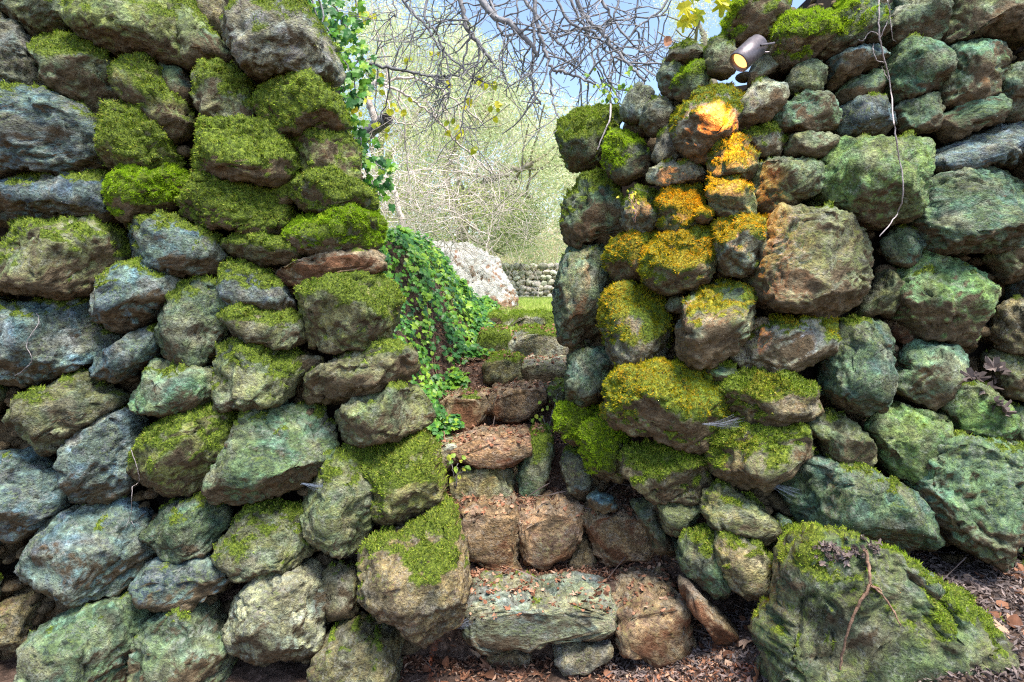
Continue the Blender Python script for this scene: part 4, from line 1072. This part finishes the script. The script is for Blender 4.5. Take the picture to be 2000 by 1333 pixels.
def reg_path(r_, n):
    Y = r_.uniform(1.7, 4.0, n); X = r_.uniform(-.45, .75, n)
    k = (noise3(np.column_stack([X, Y, X * 0]) / .12) > -.35); return X[k], Y[k]
def reg_right(r_, n):
    Y = r_.uniform(1.5, 2.35, n); X = r_.uniform(.35, 2.1, n); return X, Y
litter(26000, 61, reg_path, (.008, .03), M_LITTER, 'reddish dead leaves and bark chips on the treads and the foot of the steps')
litter(16000, 62, reg_right, (.01, .035), M_DRY, 'greyish dead leaves and stalks heaped behind the big boulder')

# ---------------------------------------------------------------- twigs, roots
from mathutils.bvhtree import BVHTree
def surface_of(objs):
    Vs, Ps, b = [], [], 0
    for o in objs:
        me = o.data; n = len(me.vertices); a = np.empty(n * 3, np.float32); me.vertices.foreach_get('co', a)
        a = a.reshape(-1, 3) + np.array(o.location); Vs.append(a)
        m_ = len(me.polygons); st = np.empty(m_, np.int32); lt = np.empty(m_, np.int32); li = np.empty(len(me.loops), np.int32)
        me.polygons.foreach_get('loop_start', st); me.polygons.foreach_get('loop_total', lt); me.loops.foreach_get('vertex_index', li)
        k = lt == 4; i4 = li[st[k][:, None] + np.arange(4)] + b
        Ps.append(i4[:, :3]); Ps.append(i4[:, [0, 2, 3]]); b += n
    return BVHTree.FromPolygons(np.vstack(Vs).tolist(), np.vstack(Ps).tolist())
SURF_R = surface_of([o for o in wallR.children if o.name.startswith('stone') and len(o.data.vertices) > 300])
SURF_L = surface_of([o for o in wallL.children if o.name.startswith('stone') and len(o.data.vertices) > 300])
SURF_B = surface_of([BIG])
def on_surface(px, py, surf, lift, Ydef):
    d = Vector(W(px, py, 1.0)) - Vector((0, 0, CZ)); d.normalize()
    h, n, i_, t = surf.ray_cast(Vector((0, 0, CZ)), d, 4)
    if h is None: return W(px, py, Ydef), np.array([0, -1, 0.])
    n = np.array(n); n = n if n[1] < 0 else -n
    return np.array(h) + n * lift, n

def twig(name, label, cat, lines, mat, jit=.003, surf=None):
    tb = Tubes(); r_ = np.random.default_rng(len(label))
    for s_, ra in lines:
        C2 = smooth_line([(c[0], c[1], c[2]) for c in s_], 6, 0, r_)
        yy = np.array([on_surface(c[0], c[1], surf, 0, c[2])[0][1] if surf else c[2] for c in C2])
        if surf:
            n_ = len(yy); yy = np.array([yy[max(0, i - 3):i + 4].min() for i in range(n_)])
            yy = np.array([yy[max(0, i - 2):i + 3].mean() for i in range(n_)]) - ra * 1.2
        L = np.array([W(c[0], c[1], y) for c, y in zip(C2, yy)]) + r_.normal(0, jit * .35, (len(C2), 3))
        tb.add(L, np.linspace(ra, ra * .55, len(L)) * r_.uniform(.88, 1.15, len(L)), 6)
    return tag(obj(name, tb.mesh(name), mat), label, cat)
twig('forked_twig', 'forked brown twig lying on the big mossy boulder', 'twig',
     [([(1690, 1075, 1.60), (1697, 1110, 1.58), (1700, 1143, 1.56)], .0062), ([(1700, 1143, 1.56), (1680, 1175, 1.55), (1660, 1220, 1.53), (1645, 1280, 1.50), (1640, 1308, 1.50)], .005),
      ([(1700, 1143, 1.56), (1725, 1165, 1.55), (1745, 1195, 1.54), (1758, 1222, 1.54)], .0035), ([(1702, 1143, 1.56), (1722, 1155, 1.55)], .004)], M_BROWNTW, surf=SURF_B)
twig('hanging_root', 'long pale root hanging down over the stones of the lamp wall', 'root',
     [([(1716, -40, 2.08), (1716, 30, 2.08), (1718, 75, 2.08), (1728, 120, 2.07), (1738, 160, 2.07), (1745, 230, 2.07), (1752, 290, 2.07), (1762, 340, 2.05), (1762, 390, 2.05), (1745, 430, 2.06), (1718, 462, 2.1)], .003),
      ([(1718, 75, 2.08), (1730, 50, 2.08), (1738, 20, 2.08), (1728, -10, 2.08)], .0018), ([(1718, 70, 2.08), (1700, 62, 2.07), (1685, 80, 2.07), (1676, 78, 2.07)], .0018),
      ([(1728, 122, 2.07), (1712, 118, 2.07), (1705, 95, 2.07), (1706, 85, 2.07)], .002), ([(1738, 160, 2.07), (1728, 145, 2.07), (1722, 130, 2.07)], .0018),
      ([(1736, 15, 2.08), (1742, 70, 2.08), (1750, 82, 2.08)], .0014)], M_ROOT, surf=SURF_R)
twig('hanging_root', 'short thin root dangling in the dark gap low in the mossy wall', 'root',
     [([(257, 878, 2.14), (268, 915, 2.13), (272, 940, 2.13), (258, 955, 2.12), (257, 1000, 2.12), (246, 1030, 2.1)], .0014), ([(257, 1018, 2.12), (262, 1030, 2.12)], .0009)], M_ROOT, surf=SURF_L)
twig('dry_stalk', 'thin pale stalk lying across the grey stone at the wall edge', 'twig',
     [([(30, 735, 2.12), (55, 715, 2.12), (62, 700, 2.12), (52, 670, 2.12), (76, 632, 2.12), (72, 612, 2.12)], .0013)], M_ROOT, surf=SURF_L)

def dryleaves(label, pts, Y, n, seed, spread=12, size=(.03, .055), surf=None):
    r_ = np.random.default_rng(seed); t = thing('dry_leaves', label, 'dead leaves')
    P, Nn = [], []
    for k in range(n):
        a, b_ = pts[k % len(pts)]; P.append(on_surface(a + r_.normal(0, spread), b_ + r_.normal(0, spread * .5), surf, .006, Y)[0]); Nn.append(np.array([r_.normal(0, .6), -.8, 1]))
    scatter_leaves(t, 'leaf', M_DRY, 'fig', P, Nn, size, seed, curl=.8, droop=False)
dryleaves('curled mauve grey dead leaves caught on the ledge near the frame edge', [(1900, 730), (1930, 745), (1950, 725), (1945, 790), (1960, 800), (1940, 770)], 2.05, 16, 71, surf=SURF_R)
dryleaves('small heap of pale dead leaf scraps on top of the big boulder', [(1625, 1070), (1660, 1075), (1690, 1070), (1610, 1085), (1645, 1085)], 1.68, 60, 72, 16, (.008, .02), surf=SURF_B)

# ---------------------------------------------------------------- the spotlight
lamp = thing('spotlight', 'grey cylindrical spotlight with a warm lit lens set between the stones', 'spotlight')
A = W(1484, 84, 2.13); Bp = W(1443, 122, 2.105)
ax = (Bp - A); Ln = np.linalg.norm(ax); ax /= Ln
def lathe(prof, A, ax, sides=32):
    s = np.cross(ax, [0, 0, 1.0]); s /= np.linalg.norm(s); t = np.cross(ax, s)
    a = np.linspace(0, 2 * np.pi, sides, endpoint=False)
    V = np.array([A + ax * h + r * (math.cos(k) * s + math.sin(k) * t) for h, r in prof for k in a])
    idx = np.arange(len(prof) * sides).reshape(len(prof), sides); n_ = np.roll(idx, -1, 1)
    return V, np.stack([idx[:-1], n_[:-1], n_[1:], idx[1:]], 2).reshape(-1, 4)
M_LAMP = plain('lamp_metal', (0.16, 0.14, 0.15), .45, .6)
V, q = lathe([(0, 0), (0, .030), (.004, .034), (.02, .035), (.021, .037), (Ln, .037), (Ln + .003, .035), (Ln + .002, .032), (Ln - .014, .030)], A, ax)
obj('housing', make_mesh('housing', V, q), M_LAMP, lamp)
gm, gnt, gb = mat_new('lit_lens'); gb.inputs['Base Color'].default_value = (1, .8, .5, 1)
gb.inputs['Emission Color'].default_value = (1, .45, .12, 1); gb.inputs['Emission Strength'].default_value = 0.9
V, q = lathe([(Ln - .012, 0), (Ln - .012, .029)], A, ax); obj('lens', make_mesh('lens', V, q), gm, lamp)
tb = Tubes()
for sgn in (-1, 1):
    sd_ = np.cross(ax, [0, 0, 1.0]); sd_ /= np.linalg.norm(sd_)
    tb.add([A + ax * .045 + sd_ * .046 * sgn, A + ax * .01 + sd_ * .047 * sgn + np.array([.03, .02, -.005]), A + np.array([.06, .06, -.01])], [.004] * 3, 6)
obj('bracket', tb.mesh('bracket'), M_LAMP, lamp)
sl = bpy.data.lights.new('spot_beam', 'SPOT'); sl.energy = 34; sl.color = (1, .34, .06); sl.spot_size = math.radians(88); sl.spot_blend = 1.0; sl.shadow_soft_size = .015
so = bpy.data.objects.new('spot_beam', sl); col.objects.link(so); so.parent = lamp
so.location = Bp + ax * .012
tgt = W(1290, 700, 2.38); so.rotation_euler = Vector(so.location - Vector(tgt)).to_track_quat('Z', 'Y').to_euler()

# litter caught on the step tops, larger leaves and stalks on the ground
STEPS = [o for o in bpy.data.objects if o.name.startswith('stone') and o.parent and o.parent.name.startswith('stone_step')]
SURF_S = surface_of(STEPS)
def scraps(label, n, reg, size, mat, seed, surf=None, thr=.75, stalk=False):
    r_ = np.random.default_rng(seed); P, Nn = [], []
    X, Y = reg(r_, n)
    gz_ = ground_zn(X, Y)
    for x, y, z in zip(X, Y, gz_):
        if surf:
            h, nn, i_, t = surf.ray_cast(Vector((x, y, z + .6)), Vector((0, 0, -1)), .62)
            if h is None: continue
            if abs(nn.z) < thr: continue
            P.append((x, y, h.z + .004)); Nn.append(np.array(nn) * (1 if nn.z > 0 else -1))
        else: P.append((x, y, z + .008)); Nn.append(np.array([0, 0, 1.]))
    Vs, Fs, rd, base = [], [], [], 0
    for p, n_ in zip(P, Nn):
        s = r_.uniform(*size); B = leaf_basis(n_ + r_.normal(0, .35, 3), r_, False)
        if stalk:
            V0 = np.array([(-.012, 0, 0), (.012, 0, 0), (.02, 1, .15), (-.005, 1, .15), (0, .5, .12)]); f0 = np.array([[0, 1, 4], [1, 2, 4], [2, 3, 4], [3, 0, 4]])
        else:
            V0, f0 = LEAF[('oval', 'fig', 'oval')[r_.integers(3)]]; V0 = V0.copy(); V0[:, 2] += r_.uniform(-.5, .9) * (V0[:, 1] - .5) ** 2 + r_.uniform(-1, 1.5) * V0[:, 0] ** 2
        Vs.append(V0 * s @ B.T + np.array(p)); Fs.append(f0 + base); base += len(V0); rd.append(np.full(len(V0), r_.random()))
    if Vs: tag(obj('leaf_litter', make_mesh('leaf_litter', np.vstack(Vs), np.vstack(Fs), dict(rnd=np.concatenate(rd)), smooth=False), mat), label, 'leaf litter', kind='stuff')
scraps('dead leaf scraps lying on the worn tops of the stone steps', 4200, lambda r_, n: (r_.uniform(-.4, .75, n), r_.uniform(2.15, 4.2, n)), (.008, .026), M_LITTER, 91, SURF_S, .72)
scraps('larger curled brown leaves on the ground at the foot of the steps', 420, lambda r_, n: (r_.uniform(-.6, 1.9, n), r_.uniform(1.75, 2.35, n)), (.025, .06), M_LITTER, 92)
scraps('pale dry stalks scattered over the earth by the steps', 380, lambda r_, n: (r_.uniform(-.5, 1.9, n), r_.uniform(1.75, 3.3, n)), (.05, .14), M_DRY, 93, stalk=True)
# sprigs, cobwebs, leaf scraps
def sprig(label, pts, Y, n, seed, size, mat, kind='oval', spread=12, stems=None):
    r_ = np.random.default_rng(seed); t = thing('sprig', label, 'plant'); P, Nn = [], []
    for k in range(n):
        a, b_ = pts[k % len(pts)]; P.append(W(a + r_.normal(0, spread), b_ + r_.normal(0, spread), Y + r_.uniform(-.04, .04))); Nn.append(np.array([r_.normal(0, .5), -1, r_.normal(.3, .5)]))
    scatter_leaves(t, 'leaf', mat, kind, P, Nn, size, seed, curl=.2)
    tb = Tubes()
    for a, b_ in pts:
        L = smooth_line([W(pts[-1][0], pts[-1][1] + 25, Y + .03), W(.5 * (a + pts[-1][0]), .5 * (b_ + pts[-1][1]) + 8, Y), W(a, b_, Y)], 5, .003, r_); tb.add(L, [.0016] * len(L), 4)
    obj('stem', tb.mesh('stem'), M_TWIG, t)
M_FRESH = leaf_material('fresh_leaf', [(0.0, (0.12, 0.26, 0.05)), (0.5, (0.30, 0.48, 0.07)), (1.0, (0.52, 0.60, 0.08))], .45, .45, .3)
sprig('small light green leafy sprig growing on top of the mossy stone at the gap', [(1160, 155), (1175, 160), (1195, 175), (1215, 170), (1225, 155), (1180, 185), (1205, 195)], 2.75, 40, 81, (.014, .032), M_FRESH)
sprig('yellow green seedlings at the foot of the ivy beside the third step', [(895, 905), (880, 900), (905, 912), (890, 930)], 2.68, 12, 82, (.016, .034), M_FRESH, spread=7)
sprig('tuft of thin green shoots on the dark stone in the middle of the inner corner', [(1235, 375), (1242, 390), (1228, 380), (1240, 410)], 2.38, 14, 83, (.008, .02), M_FRESH, spread=7)
sprig('low green weeds below the big leaning slab at the turn of the steps', [(1090, 770), (1060, 812), (1080, 800), (1070, 825)], 3.0, 26, 84, (.012, .028), M_FRESH, spread=12)
twig('hanging_root', 'short grey root leaning on the moss topped stone at the gap', 'root', [([(1193, 205, 2.7), (1190, 235, 2.6), (1178, 265, 2.6), (1167, 292, 2.6)], .0045)], M_ROOT)
twig('dry_twig', 'thin brown twig lying among the dead leaves behind the boulder', 'twig', [([(1862, 1178, 1.95), (1900, 1215, 1.92), (1930, 1255, 1.88), (1975, 1300, 1.84)], .0025), ([(1900, 1215, 1.92), (1890, 1190, 1.93)], .0018)], M_ROOT)
mw, wnt, wb = mat_new('cobweb'); wb.inputs['Base Color'].default_value = (.22, .27, .36, 1); wb.inputs['Roughness'].default_value = .4
def web(label, a, b_, Y, wid, seed):
    r_ = np.random.default_rng(seed); tb = Tubes()
    p, q_ = W(*a, Y), W(*b_, Y + .03)
    for k in range(30):
        o1 = r_.normal(0, wid * .25, 3) * np.array([1, 1, .5]); o2 = r_.normal(0, wid, 3) * np.array([1, .6, 1])
        m_ = (p + o1 + q_ + o2) / 2 - np.array([0, 0, wid * .5]); tb.add([p + o1, m_, q_ + o2], [.0002] * 3, 3)
    tag(obj('cobweb', tb.mesh('cobweb'), mw), label, 'cobweb')
web('grey cobweb strung under the stone with the yellow moss', (1375, 828), (1440, 822), 2.14, .014, 1)
web('bluish cobweb stretched across the black hole above the long round stone', (1488, 932), (1553, 965), 2.12, .012, 2)
web('tiny cobweb at the bottom beside the lowest step', (880, 1225), (912, 1215), 2.13, .010, 3)
web('cobweb between two grey green stones in the middle of the mossy wall', (590, 945), (640, 950), 2.14, .010, 4)
